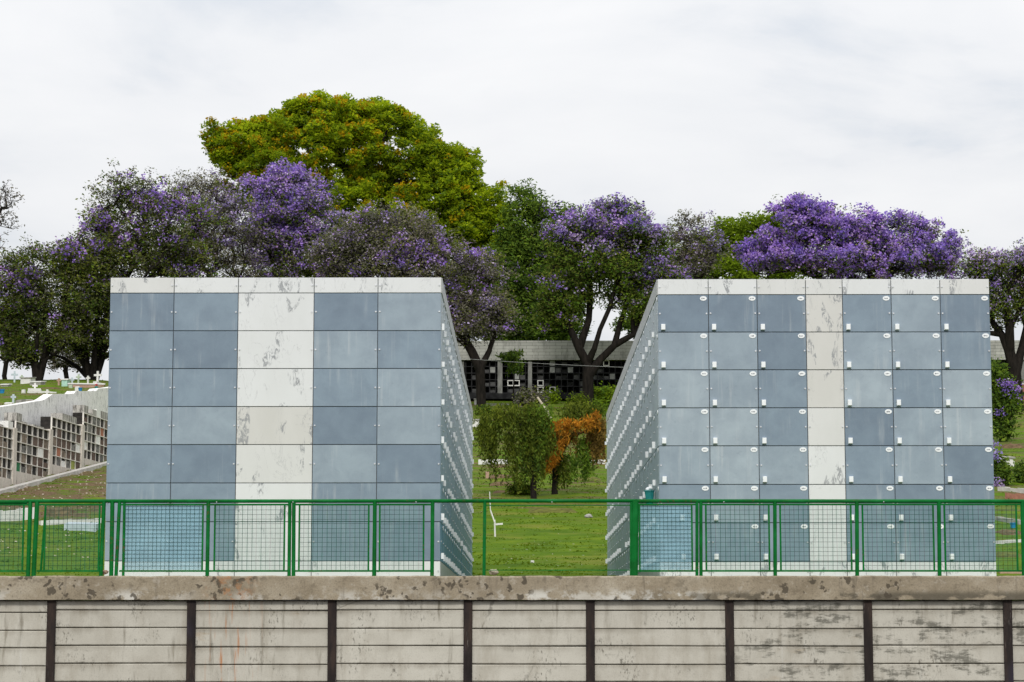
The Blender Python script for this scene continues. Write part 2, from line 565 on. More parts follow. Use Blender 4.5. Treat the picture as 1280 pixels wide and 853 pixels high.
def m_sheet(name, col, op):
    t = NT(name)
    d = t.n("ShaderNodeBsdfDiffuse")
    nz = t.noise(3, 5, 0.6, (1, 1, 1))
    t.l(t.ramp(nz, [(0.3, tuple(c * 0.75 for c in col)), (0.7, col)]), d.inputs["Color"])
    tr = t.n("ShaderNodeBsdfTransparent"); tr.inputs["Color"].default_value = (0.93, 0.98, 1.0, 1)
    mx = t.n("ShaderNodeMixShader"); mx.inputs[0].default_value = op
    t.l(tr.outputs[0], mx.inputs[1]); t.l(d.outputs[0], mx.inputs[2])
    t.l(mx.outputs[0], t.out.inputs["Surface"])
    return t.m


def m_stainedwall(name, base, dirt, amt=0.8, th=0.5, sc=1.0):
    t = NT(name)
    b = t.ramp(t.noise(0.8 * sc, 5, 0.6), [(0.3, tuple(c * 0.85 for c in base)), (0.7, base)])
    st = t.noise(1.0 * sc, 6, 0.7, (3.5, 3.5, 0.7))
    b = t.mix(t.math("MULTIPLY", t.maprange(st, th, th + 0.14), amt), b, dirt)
    g = t.noise(9 * sc, 5, 0.7)
    b = t.mix(t.math("MULTIPLY", t.maprange(g, 0.54, 0.66), amt * 0.7), b, dirt)
    t.principled(b, 0.9, 0.15)
    return t.m


def m_block_courses():
    t = NT("whitewashed_blockwork")
    br = t.n("ShaderNodeTexBrick")
    br.inputs["Color1"].default_value = (0.44, 0.44, 0.40, 1)
    br.inputs["Color2"].default_value = (0.35, 0.35, 0.32, 1)
    br.inputs["Mortar"].default_value = (0.13, 0.13, 0.12, 1)
    br.inputs["Scale"].default_value = 1.0
    br.inputs["Mortar Size"].default_value = 0.012
    br.inputs["Brick Width"].default_value = 0.9
    br.inputs["Row Height"].default_value = 0.24
    cx = t.n("ShaderNodeCombineXYZ")
    X, Y, Z = t.xyz()
    t.l(X, cx.inputs[0]); t.l(Z, cx.inputs[1])
    t.l(cx.outputs[0], br.inputs["Vector"])
    st = t.noise(0.7, 6, 0.7, (2.0, 1, 0.8))
    col = t.mix(t.math("MULTIPLY", t.maprange(st, 0.45, 0.68), 0.55), br.outputs["Color"], (0.13, 0.13, 0.115))
    t.principled(col, 0.9, 0.15)
    return t.m


MAT = {}
MAT["plank"] = m_plank()
MAT["coping"] = m_coping()
def m_steel():
    t = NT("dark_rusty_steel")
    base = t.ramp(t.noise(5, 7, 0.7, (1, 1, 0.25)), [(0.3, (0.008, 0.006, 0.006)), (0.5, (0.022, 0.016, 0.014)), (0.72, (0.055, 0.036, 0.027))])
    sc = t.noise(1.0, 5, 0.7, (60, 1, 3))
    sm = t.noise(1.2, 3, 0.5, (1, 1, 1), (8, 0, 2))
    base = t.mix(t.math("MULTIPLY", t.math("MULTIPLY", t.maprange(sc, 0.58, 0.66), t.maprange(sm, 0.5, 0.6)), 0.7), base, (0.30, 0.27, 0.24))
    vi = t.noise(0.8, 2, 0.5, (1, 1, 1), (3, 0, 6))
    base = t.mix(t.math("MULTIPLY", t.maprange(vi, 0.56, 0.64), 0.5), base, (0.035, 0.03, 0.055))
    t.principled(base, 0.75, 0.2, t.noise(30, 6, 0.7), 0.4, 0.004)
    return t.m


MAT["steel_post"] = m_steel()
MAT["joint"] = simple("dark_joint_fill", (0.06, 0.055, 0.045), (0.03, 0.027, 0.022), 8, 0.95)
MAT["panel"] = m_panel()
MAT["marble"] = m_marble()
MAT["body"] = simple("dark_concrete_core", (0.12, 0.13, 0.14), (0.07, 0.075, 0.08), 3, 0.9)
MAT["zinc"] = simple("zinc_bolt", (0.72, 0.74, 0.76), (0.5, 0.51, 0.53), 40, 0.35, 0.5, 0, (1, 1, 1), 0.5)
MAT["white_tag"] = simple("white_plastic", (0.84, 0.86, 0.87), (0.78, 0.80, 0.82), 14, 0.45, 0.4)
MAT["ink"] = simple("faded_grey_ink", (0.16, 0.17, 0.19), (0.10, 0.11, 0.12), 60, 0.7)
def m_enamel():
    t = NT("green_enamel")
    base = t.ramp(t.noise(3, 5, 0.6), [(0.3, (0.002, 0.085, 0.012)), (0.55, (0.002, 0.135, 0.022)), (0.8, (0.012, 0.19, 0.045))])
    pe = t.noise(24, 6, 0.75)
    pm = t.noise(1.4, 3, 0.5, (1, 1, 1), (4, 0, 0))
    chip = t.math("MULTIPLY", t.maprange(pe, 0.57, 0.62), t.maprange(pm, 0.52, 0.6))
    base = t.mix(chip, base, (0.10, 0.045, 0.02))
    t.principled(base, 0.5, 0.12)
    return t.m


MAT["green"] = m_enamel()
MAT["green_wire"] = simple("dark_green_wire", (0.005, 0.055, 0.036), (0.004, 0.035, 0.024), 12, 0.6, 0.12)
MAT["fine_wire"] = simple("fine_green_wire", (0.02, 0.30, 0.21), (0.015, 0.22, 0.15), 12, 0.6, 0.12)
MAT["sheet"] = m_sheet("aqua_film", (0.36, 0.60, 0.68), 0.46)
MAT["bark"] = simple("dark_bark", (0.022, 0.018, 0.015), (0.008, 0.007, 0.006), 3.0, 0.95, 0.1, 0.8, (2, 2, 0.5))
MAT["bark_grey"] = simple("grey_twig_bark", (0.05, 0.043, 0.038), (0.02, 0.017, 0.016), 3.0, 0.95, 0.1, 0.5, (2, 2, 0.5))
MAT["pale_wood"] = simple("bleached_wood", (0.52, 0.47, 0.36), (0.3, 0.26, 0.19), 5, 0.85, 0.2)
MAT["terrain"] = m_terrain()
MAT["road"] = simple("asphalt", (0.075, 0.072, 0.068), (0.045, 0.043, 0.042), 6, 0.9, 0.2, 0.3)
MAT["whitewash"] = m_stainedwall("stained_whitewash", (0.86, 0.85, 0.81), (0.07, 0.065, 0.055), 0.7, 0.57, 2.2)
MAT["cream"] = m_stainedwall("cream_limewash", (0.68, 0.62, 0.55), (0.16, 0.13, 0.10), 0.6, 0.53, 1.8)
MAT["niche_white"] = m_stainedwall("niche_limewash", (0.80, 0.76, 0.70), (0.3, 0.26, 0.2), 0.35, 0.6, 2.0)
MAT["terrace_wash"] = m_stainedwall("patchy_terrace_whitewash", (0.90, 0.89, 0.86), (0.06, 0.055, 0.05), 0.8, 0.53, 2.6)
MAT["old_wash"] = m_stainedwall("blackened_whitewash", (0.50, 0.48, 0.44), (0.05, 0.045, 0.04), 0.85, 0.47, 2.2)
MAT["recess"] = simple("shaded_recess", (0.045, 0.04, 0.036), (0.015, 0.014, 0.013), 6, 0.95)  # near-black colour paints in the shade inside the empty ossuary niches
MAT["blockwork"] = m_block_courses()
MAT["soot"] = simple("blackened_concrete", (0.038, 0.038, 0.040), (0.014, 0.014, 0.015), 2.0, 0.95, 0.1, 0.3)
MAT["dull_slab"] = simple("dull_cement_slab", (0.11, 0.11, 0.108), (0.055, 0.055, 0.055), 4, 0.9)
MAT["pale_slab"] = simple("pale_cement_slab", (0.32, 0.325, 0.31), (0.2, 0.2, 0.19), 4, 0.9)
MAT["grey_pillar"] = simple("grey_cement_pillar", (0.25, 0.25, 0.235), (0.14, 0.14, 0.13), 3, 0.9, 0.2, 0, (1, 1, 0.4))
MAT["white_paint"] = m_stainedwall("white_grave_paint", (0.74, 0.73, 0.70), (0.3, 0.28, 0.24), 0.45, 0.58, 2.0)
MAT["stone"] = simple("grey_grave_stone", (0.38, 0.37, 0.34), (0.22, 0.21, 0.19), 4, 0.9)
MAT["beige"] = simple("beige_plaster", (0.50, 0.42, 0.30), (0.34, 0.27, 0.18), 4, 0.9)
MAT["pinkish"] = simple("salmon_render", (0.50, 0.33, 0.25), (0.34, 0.22, 0.16), 4, 0.9)
MAT["brick"] = simple("red_brick", (0.36, 0.17, 0.11), (0.22, 0.10, 0.07), 7, 0.9)
MAT["blue"] = simple("blue_plastic", (0.02, 0.24, 0.52), (0.02, 0.16, 0.36), 6, 0.5)
MAT["teal"] = simple("teal_plastic", (0.02, 0.28, 0.27), (0.015, 0.18, 0.18), 6, 0.5)
MAT["mint"] = simple("mint_paint", (0.45, 0.68, 0.58), (0.32, 0.5, 0.42), 5, 0.7)
MAT["pale_green"] = simple("pale_green_paint", (0.48, 0.55, 0.42), (0.34, 0.4, 0.3), 5, 0.7)
MAT["pale_blue"] = simple("pale_blue_paint", (0.52, 0.60, 0.64), (0.4, 0.46, 0.5), 5, 0.7)
MAT["red"] = simple("red_petals", (0.55, 0.05, 0.06), (0.35, 0.03, 0.05), 9, 0.8)
MAT["pink"] = simple("pink_petals", (0.62, 0.18, 0.28), (0.5, 0.1, 0.2), 9, 0.8)
MAT["kerb"] = simple("pale_concrete_kerb", (0.55, 0.53, 0.49), (0.38, 0.36, 0.33), 3, 0.9)
MAT["cover_tan"] = simple("tan_niche_cover", (0.30, 0.24, 0.185), (0.09, 0.07, 0.055), 5, 0.9)
MAT["cover_grey"] = simple("grey_niche_cover", (0.26, 0.25, 0.23), (0.07, 0.066, 0.06), 5, 0.9)
MAT["cover_brown"] = simple("brown_niche_cover", (0.16, 0.11, 0.085), (0.08, 0.055, 0.045), 5, 0.9)
MAT["cover_green"] = simple("green_niche_cover", (0.02, 0.2, 0.08), (0.015, 0.13, 0.05), 5, 0.7)
MAT["cover_lime"] = simple("lime_niche_cover", (0.38, 0.42, 0.10), (0.28, 0.3, 0.07), 5, 0.7)
MAT["cover_red"] = simple("terracotta_niche_cover", (0.42, 0.17, 0.10), (0.28, 0.11, 0.07), 5, 0.8)
MAT["cable"] = simple("pale_grey_cable", (0.42, 0.43, 0.42), (0.3, 0.3, 0.3), 3, 0.6)
MAT["grass"] = m_leaf("grass_blades", (0.10, 0.17, 0.007), (0.125, 0.20, 0.008), (0.17, 0.24, 0.016), 0.5, 0.9)

LEAF = {
    "tipu": m_leaf("tipuana_leaf", (0.172, 0.273, 0.011), (0.333, 0.454, 0.016), (0.545, 0.627, 0.024), 0.5, 0.22, 0.7),
    "tipu_flower": m_leaf("orange_yellow_flower", (0.46, 0.25, 0.008), (0.60, 0.40, 0.012), (0.66, 0.54, 0.02), 0.4, 0.3),
    "olive": m_leaf("olive_leaf", (0.062, 0.077, 0.028), (0.136, 0.157, 0.042), (0.274, 0.312, 0.052), 0.3, 0.3),
    "dull": m_leaf("grey_seed_leaf", (0.122, 0.113, 0.093), (0.229, 0.210, 0.173), (0.377, 0.351, 0.270), 0.3, 0.3),
    "green": m_leaf("fresh_green_leaf", (0.064, 0.128, 0.024), (0.139, 0.244, 0.033), (0.255, 0.383, 0.041), 0.35, 0.3),
    "deep": m_leaf("deep_green_leaf", (0.054, 0.100, 0.023), (0.115, 0.190, 0.033), (0.235, 0.334, 0.038), 0.3, 0.3),
    "lime": m_leaf("lime_green_leaf", (0.125, 0.209, 0.014), (0.209, 0.314, 0.017), (0.307, 0.419, 0.028), 0.4, 0.3),
    "violet": m_leaf("violet_blossom", (0.186, 0.102, 0.446), (0.382, 0.233, 0.818), (0.614, 0.428, 0.850), 0.3, 0.55, 0.95),
    "violet_pale": m_leaf("pale_violet_blossom", (0.245, 0.174, 0.430), (0.420, 0.328, 0.715), (0.675, 0.573, 0.850), 0.3, 0.55, 0.95),
    "willow": m_leaf("weeping_leaf", (0.054, 0.078, 0.016), (0.116, 0.155, 0.022), (0.217, 0.256, 0.034), 0.35, 0.5),
    "dry": m_leaf("dry_orange_leaf", (0.26, 0.10, 0.02), (0.46, 0.20, 0.025), (0.66, 0.33, 0.04), 0.3, 1.6, 1.0),
    "dry_brown": m_leaf("dry_brown_leaf", (0.139, 0.093, 0.031), (0.264, 0.171, 0.046), (0.419, 0.264, 0.062), 0.3, 0.8),
}

# ------------------------------------------------------------------ ground sheets
def build_ground():
    xs = np.concatenate([[-3000, -1200, -500, -250, -150, -100, -75], np.arange(-60, 60.01, 0.75), [75, 100, 150, 250, 500, 1200, 3000]])
    ys = np.concatenate([[33.95, 36, 39, 43, 48, 54], np.arange(57, 191, 0.5), np.arange(191, 240, 3), [246, 262, 290, 330, 380, 450, 540, 700, 1200, 2500, 5000]])
    nx, ny = len(xs), len(ys)
    v = np.zeros((ny, nx, 3))
    for j, y in enumerate(ys):
        for i, x in enumerate(xs):
            z = H(x, y)
            if 57 < y < 190 and abs(x) < 61:
                z += 0.10 * (mnoise.fractal(Vector((x * 0.55, y * 0.9, 0)), 0.9, 2.1, 4)) - 0.02
            v[j, i] = (x, y, z)
    idx = np.arange(nx * ny).reshape(ny, nx)
    f = np.stack([idx[:-1, :-1], idx[:-1, 1:], idx[1:, 1:], idx[1:, :-1]], -1).reshape(-1, 4)
    me = bpy.data.meshes.new("ground")
    me.from_pydata(v.reshape(-1, 3).tolist(), [], f.tolist())
    me.polygons.foreach_set("use_smooth", [True] * len(f))
    me.materials.append(MAT["terrain"])
    o = bpy.data.objects.new("ground", me); COL.objects.link(o)
    tag(o, kind="structure")
    b = MB()
    b.poly([(-3000, -2000, 0), (3000, -2000, 0), (3000, 33.9, 0), (-3000, 33.9, 0)])
    tag(b.build("road", MAT["road"]), kind="structure")


build_ground()

# grass blades over the slopes one can see
def build_grass():
    pts = []
    n_try = 60000
    px = RNG.uniform(0, 1, n_try); py = RNG.uniform(0, 1, n_try)
    zones = [((-6.0, 9.0), (64, 107), 30000), ((-27, -12), (64, 107), 19000), ((13, 27), (64, 128), 14000), ((-42, -21), (111, 163), 9000), ((-6, 12), (107, 176), 9000)]
    out = []
    for (x0, x1), (y0, y1), n in zones:
        X = RNG.uniform(x0, x1, n); Y = y0 + (y1 - y0) * RNG.uniform(0, 1, n) ** 1.25
        for x, y in zip(X, Y):
            if mnoise.noise(Vector((x * 0.4, y * 1.1, 3))) < -0.12: continue
            z = H(x, y) - 0.02 + 0.10 * (mnoise.fractal(Vector((x * 0.55, y * 0.9, 0)), 0.9, 2.1, 4)) - 0.02
            h = R.uniform(0.02, 0.06) * (1.6 if R.random() < 0.05 else 1)
            a = R.uniform(0, 2 * PI); w = R.uniform(0.025, 0.06)
            dx, dy = w * math.cos(a), w * math.sin(a)
            lx, ly = R.uniform(-0.06, 0.06), R.uniform(-0.06, 0.06)
            out.append(((x - dx, y - dy, z), (x + dx, y + dy, z), (x + lx, y + ly, z + h)))
    o = quads_object("grass", np.array(out), MAT["grass"], None, 3)
    tag(o, "short green grass growing over the cemetery slope", "grass", kind="stuff")


build_grass()

# ------------------------------------------------------------------ retaining wall
WD = 33.6            # depth of the plank faces
WPX = [-112, 64, 239, 415, 585, 738, 912, 1085, 1260, 1435]
def build_wall():
    root = empty("retaining_wall", (0, WD, 0), "long grey concrete plank wall with dark steel posts and a stained beam on top", "wall")
    ztop = at(640, 750.0, WD).z
    # coping beam, slightly uneven
    b = MB()
    z1 = at(640, 720.3, WD).z
    z0 = ztop
    xa, xb = at(-150, 730, WD).x, at(1430, 730, WD).x
    nseg = 260
    prof = [(WD - 0.10, z0), (WD - 0.10, z1 - 0.02), (WD - 0.08, z1), (WD + 0.34, z1), (WD + 0.34, z0)]
    n0 = len(b.v)
    for i in range(nseg + 1):
        x = xa + (xb - xa) * i / nseg
        jz = 0.010 * mnoise.noise(Vector((x * 2.3, 0, 0))) + 0.006 * mnoise.noise(Vector((x * 9, 3, 0)))
        for k, (y, z) in enumerate(prof):
            jy = 0.006 * mnoise.noise(Vector((x * 5, k * 7.0, 2)))
            b.v.append((x, y + (jy if k < 3 else 0), z + (jz if k in (1, 2, 3) else 0.006 * mnoise.noise(Vector((x * 4, 9, 1))))))
    K = len(prof)
    for i in range(nseg):
        for k in range(K):
            q = (k + 1) % K
            b.f.append((n0 + i * K + k, n0 + (i + 1) * K + k, n0 + (i + 1) * K + q, n0 + i * K + q)); b.mi.append(0)
    r2 = root
    off = MB(); off.v = b.v; off.f = b.f; off.mi = b.mi
    o = off.build("coping", MAT["coping"], root)
    # object space for the stains: origin at coping bottom
    for vtx in o.data.vertices: vtx.co.z -= z0
    o.location.z = z0
    joints0 = [750.4, 763.2, 785.6, 808.0, 830.4, 852.6, 874.8, 897]
    xs = [at(p, 800, WD).x for p in WPX]
    for i in range(len(xs) - 1):
        b = MB()
        x0, x1 = xs[i] + 0.035, xs[i + 1] - 0.035
        hts = []
        dy = R.uniform(-0.9, 0.9) + (2.2 if i == 0 else 0)
        zz = [at(640, j + (dy if k else 0) + (R.uniform(-0.5, 0.5) if k else 0), WD).z for k, j in enumerate(joints0)]
        zz[-1] = 0.0
        for k in range(len(zz) - 1):
            a, c = zz[k + 1], zz[k]
            g = 0.010
            fy = WD + R.uniform(-0.008, 0.012)
            tilt = R.uniform(-0.004, 0.004)
            n = len(b.v)
            b.cbox(x0, x1, fy, WD + 0.1, a + g * 0.5, c - g * 0.5 - (0.006 if k == 0 else 0), 0.012)
            hts += [(vx[2] - a) / max(0.01, c - a) for vx in b.v[n:]]
            for q in range(n, len(b.v)):
                vx = b.v[q]
                if q - n < 8:
                    b.v[q] = (vx[0], vx[1], vx[2] + tilt * (1 if vx[0] > (x0 + x1) / 2 else -1))
        bay_o = b.build("plank_bay", MAT["plank"], root)
        at_h = bay_o.data.attributes.new("height_on_plank", "FLOAT", "POINT")
        at_h.data.foreach_set("value", hts)
    bk = MB()
    bk.box(xs[0], xs[-1], WD + 0.104, WD + 0.30, 0.0, z0 - 0.004)
    bk.build("backing", MAT["joint"], root)
    for i, x in enumerate(xs):
        if i in (0, len(xs) - 1): continue
        b = MB()
        w = 0.064
        lean = R.uniform(-0.008, 0.008)
        n = len(b.v)
        b.cbox(x - w, x + w, WD - 0.036, WD - 0.020, 0.0, z0 - 0.002, 0.004)     # front flange
        b.box(x - 0.006, x + 0.006, WD - 0.0195, WD + 0.1035, 0.0, z0 - 0.002)   # web
        for q in range(n, len(b.v)):
            vx = b.v[q]
            if vx[2] < 0.5: b.v[q] = (vx[0] + lean, vx[1], vx[2])
        b.build("steel_post", MAT["steel_post"], root)


build_wall()

# ------------------------------------------------------------------ green fence on the wall
FD = 33.72
def build_fence():
    zc = at(640, 720.3, WD).z - 0.004
    root = empty("mesh_fence", (0, FD, zc), "green tubular steel fence with wire mesh panels standing on the concrete wall", "fence")
    Z = lambda py: at(640, py, FD).z
    X = lambda px, py=670: at(px, py, FD).x
    zr = Z(626.8)
    # top rail with small sags per bay
    b = MB()
    b.tube((X(-70), FD, zr - 0.008), (X(33), FD, zr - 0.008), 0.030, k=10)
    b.tube((X(30), FD - 0.004, zr + 0.004), (X(156), FD, zr + 0.004), 0.027, k=10)
    b.tube((X(152), FD, zr + 0.002), (X(604), FD, zr + 0.004), 0.027, k=10)
    b.tube((X(602), FD, zr + 0.004), (X(796), FD, zr + 0.006), 0.026, k=10)
    b.tube((X(792), FD, zr + 0.002), (X(1400), FD, zr - 0.004), 0.029, k=10)
    b.build("top_rail", MAT["green"], root, True)
    # posts
    def post(pt, r, pb=None, ytop=627.0):
        m = MB()
        m.tube((X(pb if pb is not None else pt, 720), FD, zc), (X(pt, ytop), FD, Z(ytop)), r, k=10)
        m.box(X(pb if pb is not None else pt, 720) - r * 1.9, X(pb if pb is not None else pt, 720) + r * 1.9, FD - r * 1.9, FD + r * 1.9, zc, zc + 0.010)
        m.build("post", MAT["green"], root)
    for pt, pb, r in ((38, 35, .031), (46.5, 42, .033), (130, 126, .028), (140.5, 139, .031), (149.5, 145, .026), (155.5, 154, .020), (260.5, 259, .028), (362.3, 361.3, .026),
                      (367.3, 366.8, .028), (468.5, 467.5, .028), (540.8, 540.0, .028), (606, 605, .024), (789, 789, .020), (794.0, 793, .052),
                      (871.2, 871.2, .024), (876.0, 876.2, .026), (968.5, 969, .028), (1071, 1071.5, .030), (1173.5, 1174.5, .030), (1278, 1280, .032), (1382, 1385, .03)):
        post(pt, r, pb)
    # mesh bays: (px left, px right, pitch, sheet)
    def bay(pl, pr, p_l, p_r, sheet=False, pitch=0.068, wire=0.0030, dense=False):
        m = MB()
        zt, zb = Z(632.0), Z(712.8)
        xl, xr = X(pl), X(pr)
        fr = 0.012
        # flat bar frame
        m.box(xl - fr, xl + fr, FD - 0.010, FD + 0.010, zb, zt)
        m.box(xr - fr, xr + fr, FD - 0.010, FD + 0.010, zb, zt)
        m.box(X(p_l), X(p_r), FD - 0.012, FD + 0.012, zt, zt + 0.026)
        m.box(X(p_l), X(p_r), FD - 0.012, FD + 0.012, zb - 0.026, zb)
        panel = m.build("panel_frame", MAT["green"], root)
        w = MB()
        nx = max(2, round((xr - xl) / pitch)); nz = max(2, round((zt - zb) / pitch))
        for i in range(1, nx):
            x = xl + (xr - xl) * i / nx + R.uniform(-.004, .004)
            x2 = x + R.uniform(-.006, .006)
            w.tube((x, FD - 0.003, zb), (x2, FD - 0.003, zt), wire, k=4, caps=False)
        for i in range(1, nz):
            z = zb + (zt - zb) * i / nz + R.uniform(-.003, .003)
            w.tube((xl, FD + 0.004, z), (xr, FD + 0.004, z + R.uniform(-.004, .004)), wire, k=4, caps=False)
        nf = int((xr - xl) / 0.017)
        for i in range(1, 0 if sheet else nf):
            x = xl + (xr - xl) * i / nf
            w.tube((x, FD + 0.0105, zb), (x, FD + 0.0105, zt), 0.0021, k=3, m=1, caps=False)
        w.build("wire_mesh", [MAT["green_wire"], MAT["fine_wire"]], panel)
        if sheet:
            s = MB()
            s.box(xl + fr, xr - fr, FD + 0.013, FD + 0.0145, zb + 0.004, zt - 0.004)
            so = s.build("plastic_film", MAT["sheet"], panel)
            so["label"] = "bluish see-through film stretched behind the wire"
    bay(-62, 29, -66, 36)
    bay(56, 124, 47, 128)
    bay(154.5, 253.3, 150, 259, sheet=True, pitch=0.060)
    bay(268.3, 355.5, 262, 361)
    bay(374, 460.8, 368, 467)
    bay(474.5, 529.5, 469, 540)
    bay(799.5, 865, 795, 871, sheet=True, pitch=0.060)
    bay(882.5, 961.5, 877, 968)
    bay(975.5, 1064, 969, 1070)
    bay(1078.5, 1167, 1072, 1173)
    bay(1181, 1271, 1175, 1278)
    bay(1285, 1375, 1280, 1382)
    m = MB()
    m.box(X(606), X(789), FD - 0.006, FD + 0.006, Z(632.5), Z(632.5) + 0.014)
    m.build("slim_upper_bar", MAT["green"], root)
    m = MB()
    m.box(X(606), X(789), FD - 0.006, FD + 0.006, Z(713.5), Z(713.5) + 0.012)
    m.build("slim_lower_bar", MAT["green"], root)
    m = MB()
    m.tube((X(51, 715), FD, Z(713)), (X(57, 634), FD, Z(634)), 0.016, k=8)
    m.build("leaning_bar", MAT["green"], root)
    m = MB()
    for px in (270.5, 366, 520, 690, 905, 1105):
        m.tube((X(px), FD - 0.045, zr - 0.012), (X(px), FD + 0.01, zr - 0.012), 0.008, k=6)
    m.build("rail_bolt", MAT["zinc"], root)


build_fence()

# ------------------------------------------------------------------ burial niche blocks
BD = 39.66
TONES = [(0.172, 0.225, 0.285), (0.208, 0.268, 0.33), (0.275, 0.335, 0.39), (0.325, 0.385, 0.435), (0.37, 0.43, 0.47)]
WHITE = [(0.70, 0.71, 0.715), (0.66, 0.66, 0.65), (0.61, 0.60, 0.575)]


def niche_block(side, xs_px, rows_px, top_px, depth, tones, white_col, label, tags):
    x = [at(p, 430, BD).x for p in xs_px]
    zr = [at((xs_px[0] + xs_px[-1]) / 2, p, BD).z for p in rows_px]
    zt = at((xs_px[0] + xs_px[-1]) / 2, top_px, BD).z
    zb = H(x[0], BD) - 0.05
    root = empty("niche_block", ((x[0] + x[-1]) / 2, BD, zb), label, "burial niches")
    g = 0.0062
    T = 0.022
    # core
    b = MB()
    b.box(x[0] + 0.03, x[-1] - 0.03, BD + T + 0.004, BD + depth, zb, zt - 0.02)
    b.build("core", MAT["body"], root)

    def bolts(m, xa, xb, z, y, mi):
        for xx in (xa + 0.035, xb - 0.035):
            m.tube((xx, y - 0.012, z), (xx, y + 0.002, z), 0.0155, k=6, m=mi)
    # cap row and plinth row
    for c in range(len(x) - 1):
        m = MB()
        m.cbox(x[c] + g, x[c + 1] - g, BD, BD + T, zr[0] + g, zt, 0.003)
        bolts(m, x[c], x[c + 1], (zr[0] + zt) / 2, BD, 1)
        o = m.build("cap_panel", [MAT["marble"], MAT["zinc"]], root)
        k = R.choice((0, 0, 1)); o.color = (*WHITE[k], 1)
        m = MB()
        m.cbox(x[c] + g, x[c + 1] - g, BD, BD + T, zb, zr[-1] - g, 0.003)
        bolts(m, x[c], x[c + 1], zr[-1] - 0.17, BD, 1)
        o = m.build("plinth_panel", [MAT["marble"], MAT["zinc"]], root)
        o.color = (*WHITE[0], 1)
    ntag = 0
    for r in range(len(zr) - 1):
        for c in range(len(x) - 1):
            m = MB()
            px = R.uniform(-0.003, 0.003)
            z0, z1 = zr[r + 1], zr[r]
            m.cbox(x[c] + g, x[c + 1] - g, BD + px, BD + T + px, z0 + g, z1 - g, 0.003)
            bolts(m, x[c], x[c + 1], (z0 + z1) / 2 + R.uniform(-.004, .004), BD + px, 1)
            if c == white_col:
                o = m.build("stone_panel", [MAT["marble"], MAT["zinc"]], root)
                o.color = (*WHITE[(0, 0, 0, 2, 1, 0, 0)[r] if side < 0 else (2, 2, 2, 1, 0, 0, 0)[r]], 1)
                continue
            o = m.build("niche_panel", [MAT["panel"], MAT["zinc"]], root)
            tone = TONES[tones[r][c]]
            jit = R.uniform(0.97, 1.03)
            o.color = (tone[0] * jit, tone[1] * jit, tone[2] * jit, 1)
            if tags:
                s = 1 / 73.0
                tx = x[c] + 4.0 * s
                if c == 0 and r >= 5:
                    tx = x[c] + 26 * s
                    if r == 6: tx = x[c] + 27 * s
                h = MB()
                h.cbox(tx, tx + 0.072, BD - 0.055, BD + px - 0.0005, z0 + 0.035, z0 + 0.135, 0.006)
                h.build("flower_holder", MAT["white_tag"], o)
                if not (c == 0 and r == 6):
                    d = MB()
                    cx, cz = x[c + 1] - 6.3 * s, z1 - 4.8 * s
                    d.disc((cx, BD + px - 0.007, cz), 0.060, 0.041, 0.0065, 18, 0)
                    # worn, unreadable marks
                    for q in range(3):
                        ux = cx - 0.026 + q * 0.022 + R.uniform(-.003, .003); hh = R.uniform(0.007, 0.013)
                        d.box(ux - 0.007, ux + 0.007, BD + px - 0.009, BD + px - 0.0072, cz - hh, cz + hh * R.uniform(0.3, 1), 1)
                    d.build("number_plate", [MAT["white_tag"], MAT["ink"]], o)
    # the long side facing the other block: one cladding with holders
    sx = 1 if side < 0 else -1
    fx = x[-1] if side < 0 else x[0]
    nc = round((depth - 0.05) / 1.12)
    pitch = (depth - 0.05) / nc
    for r in range(len(zr) - 1):
        m = MB()
        for c in range(nc):
            y0 = BD + 0.05 + pitch * c; y1 = y0 + pitch
            out = R.uniform(-.004, .004)
            xa, xb = fx - sx * 0.03, fx + sx * out
            m.box(min(xa, xb), max(xa, xb), y0 + 0.006, y1 - 0.006, zr[r + 1] + 0.006, zr[r] - 0.006)
        cl = m.build("side_cladding", MAT["panel"], root)
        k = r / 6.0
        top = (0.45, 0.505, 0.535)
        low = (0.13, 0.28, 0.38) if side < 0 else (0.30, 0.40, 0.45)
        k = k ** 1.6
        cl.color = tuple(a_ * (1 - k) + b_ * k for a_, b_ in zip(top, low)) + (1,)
    m = MB()
    m.box(min(fx - sx * 0.03, fx), max(fx - sx * 0.03, fx), BD + 0.05, BD + depth, zb, zr[-1] - 0.006)
    cl = m.build("side_plinth", MAT["marble"], root)
    cl.color = (0.5, 0.52, 0.52, 1)
    m = MB()
    m.box(min(fx - sx * 0.03, fx + sx * 0.012), max(fx - sx * 0.03, fx + sx * 0.012), BD + 0.05, BD + depth, zr[0] + 0.006, zt)
    o = m.build("side_cap", MAT["marble"], root); o.color = (0.46, 0.47, 0.46, 1)
    # other side, back and roof
    ox = x[0] if side < 0 else x[-1]
    m = MB()
    for r in range(len(zr) - 1):
        for c in range(nc):
            y0 = BD + 0.05 + pitch * c; y1 = y0 + pitch
            m.box(min(ox, ox + sx * 0.03), max(ox, ox + sx * 0.03), y0 + 0.006, y1 - 0.006, zr[r + 1] + 0.006, zr[r] - 0.006)
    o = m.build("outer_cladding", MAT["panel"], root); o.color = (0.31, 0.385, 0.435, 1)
    m = MB()
    m.box(x[0] + 0.004, x[-1] - 0.004, BD + T + 0.006, BD + depth - 0.01, zt - 0.018, zt - 0.004)
    o = m.build("roof_slab", MAT["marble"], root); o.color = (*WHITE[2], 1)
    # holders, plates and bolts on the long side
    cells = sorted([(c, r) for r in range(len(zr) - 1) for c in range(nc)], key=lambda q: q[0])
    budget = 100 - (42 if tags else 0)
    rest = MB(); plates = MB()
    n = 0
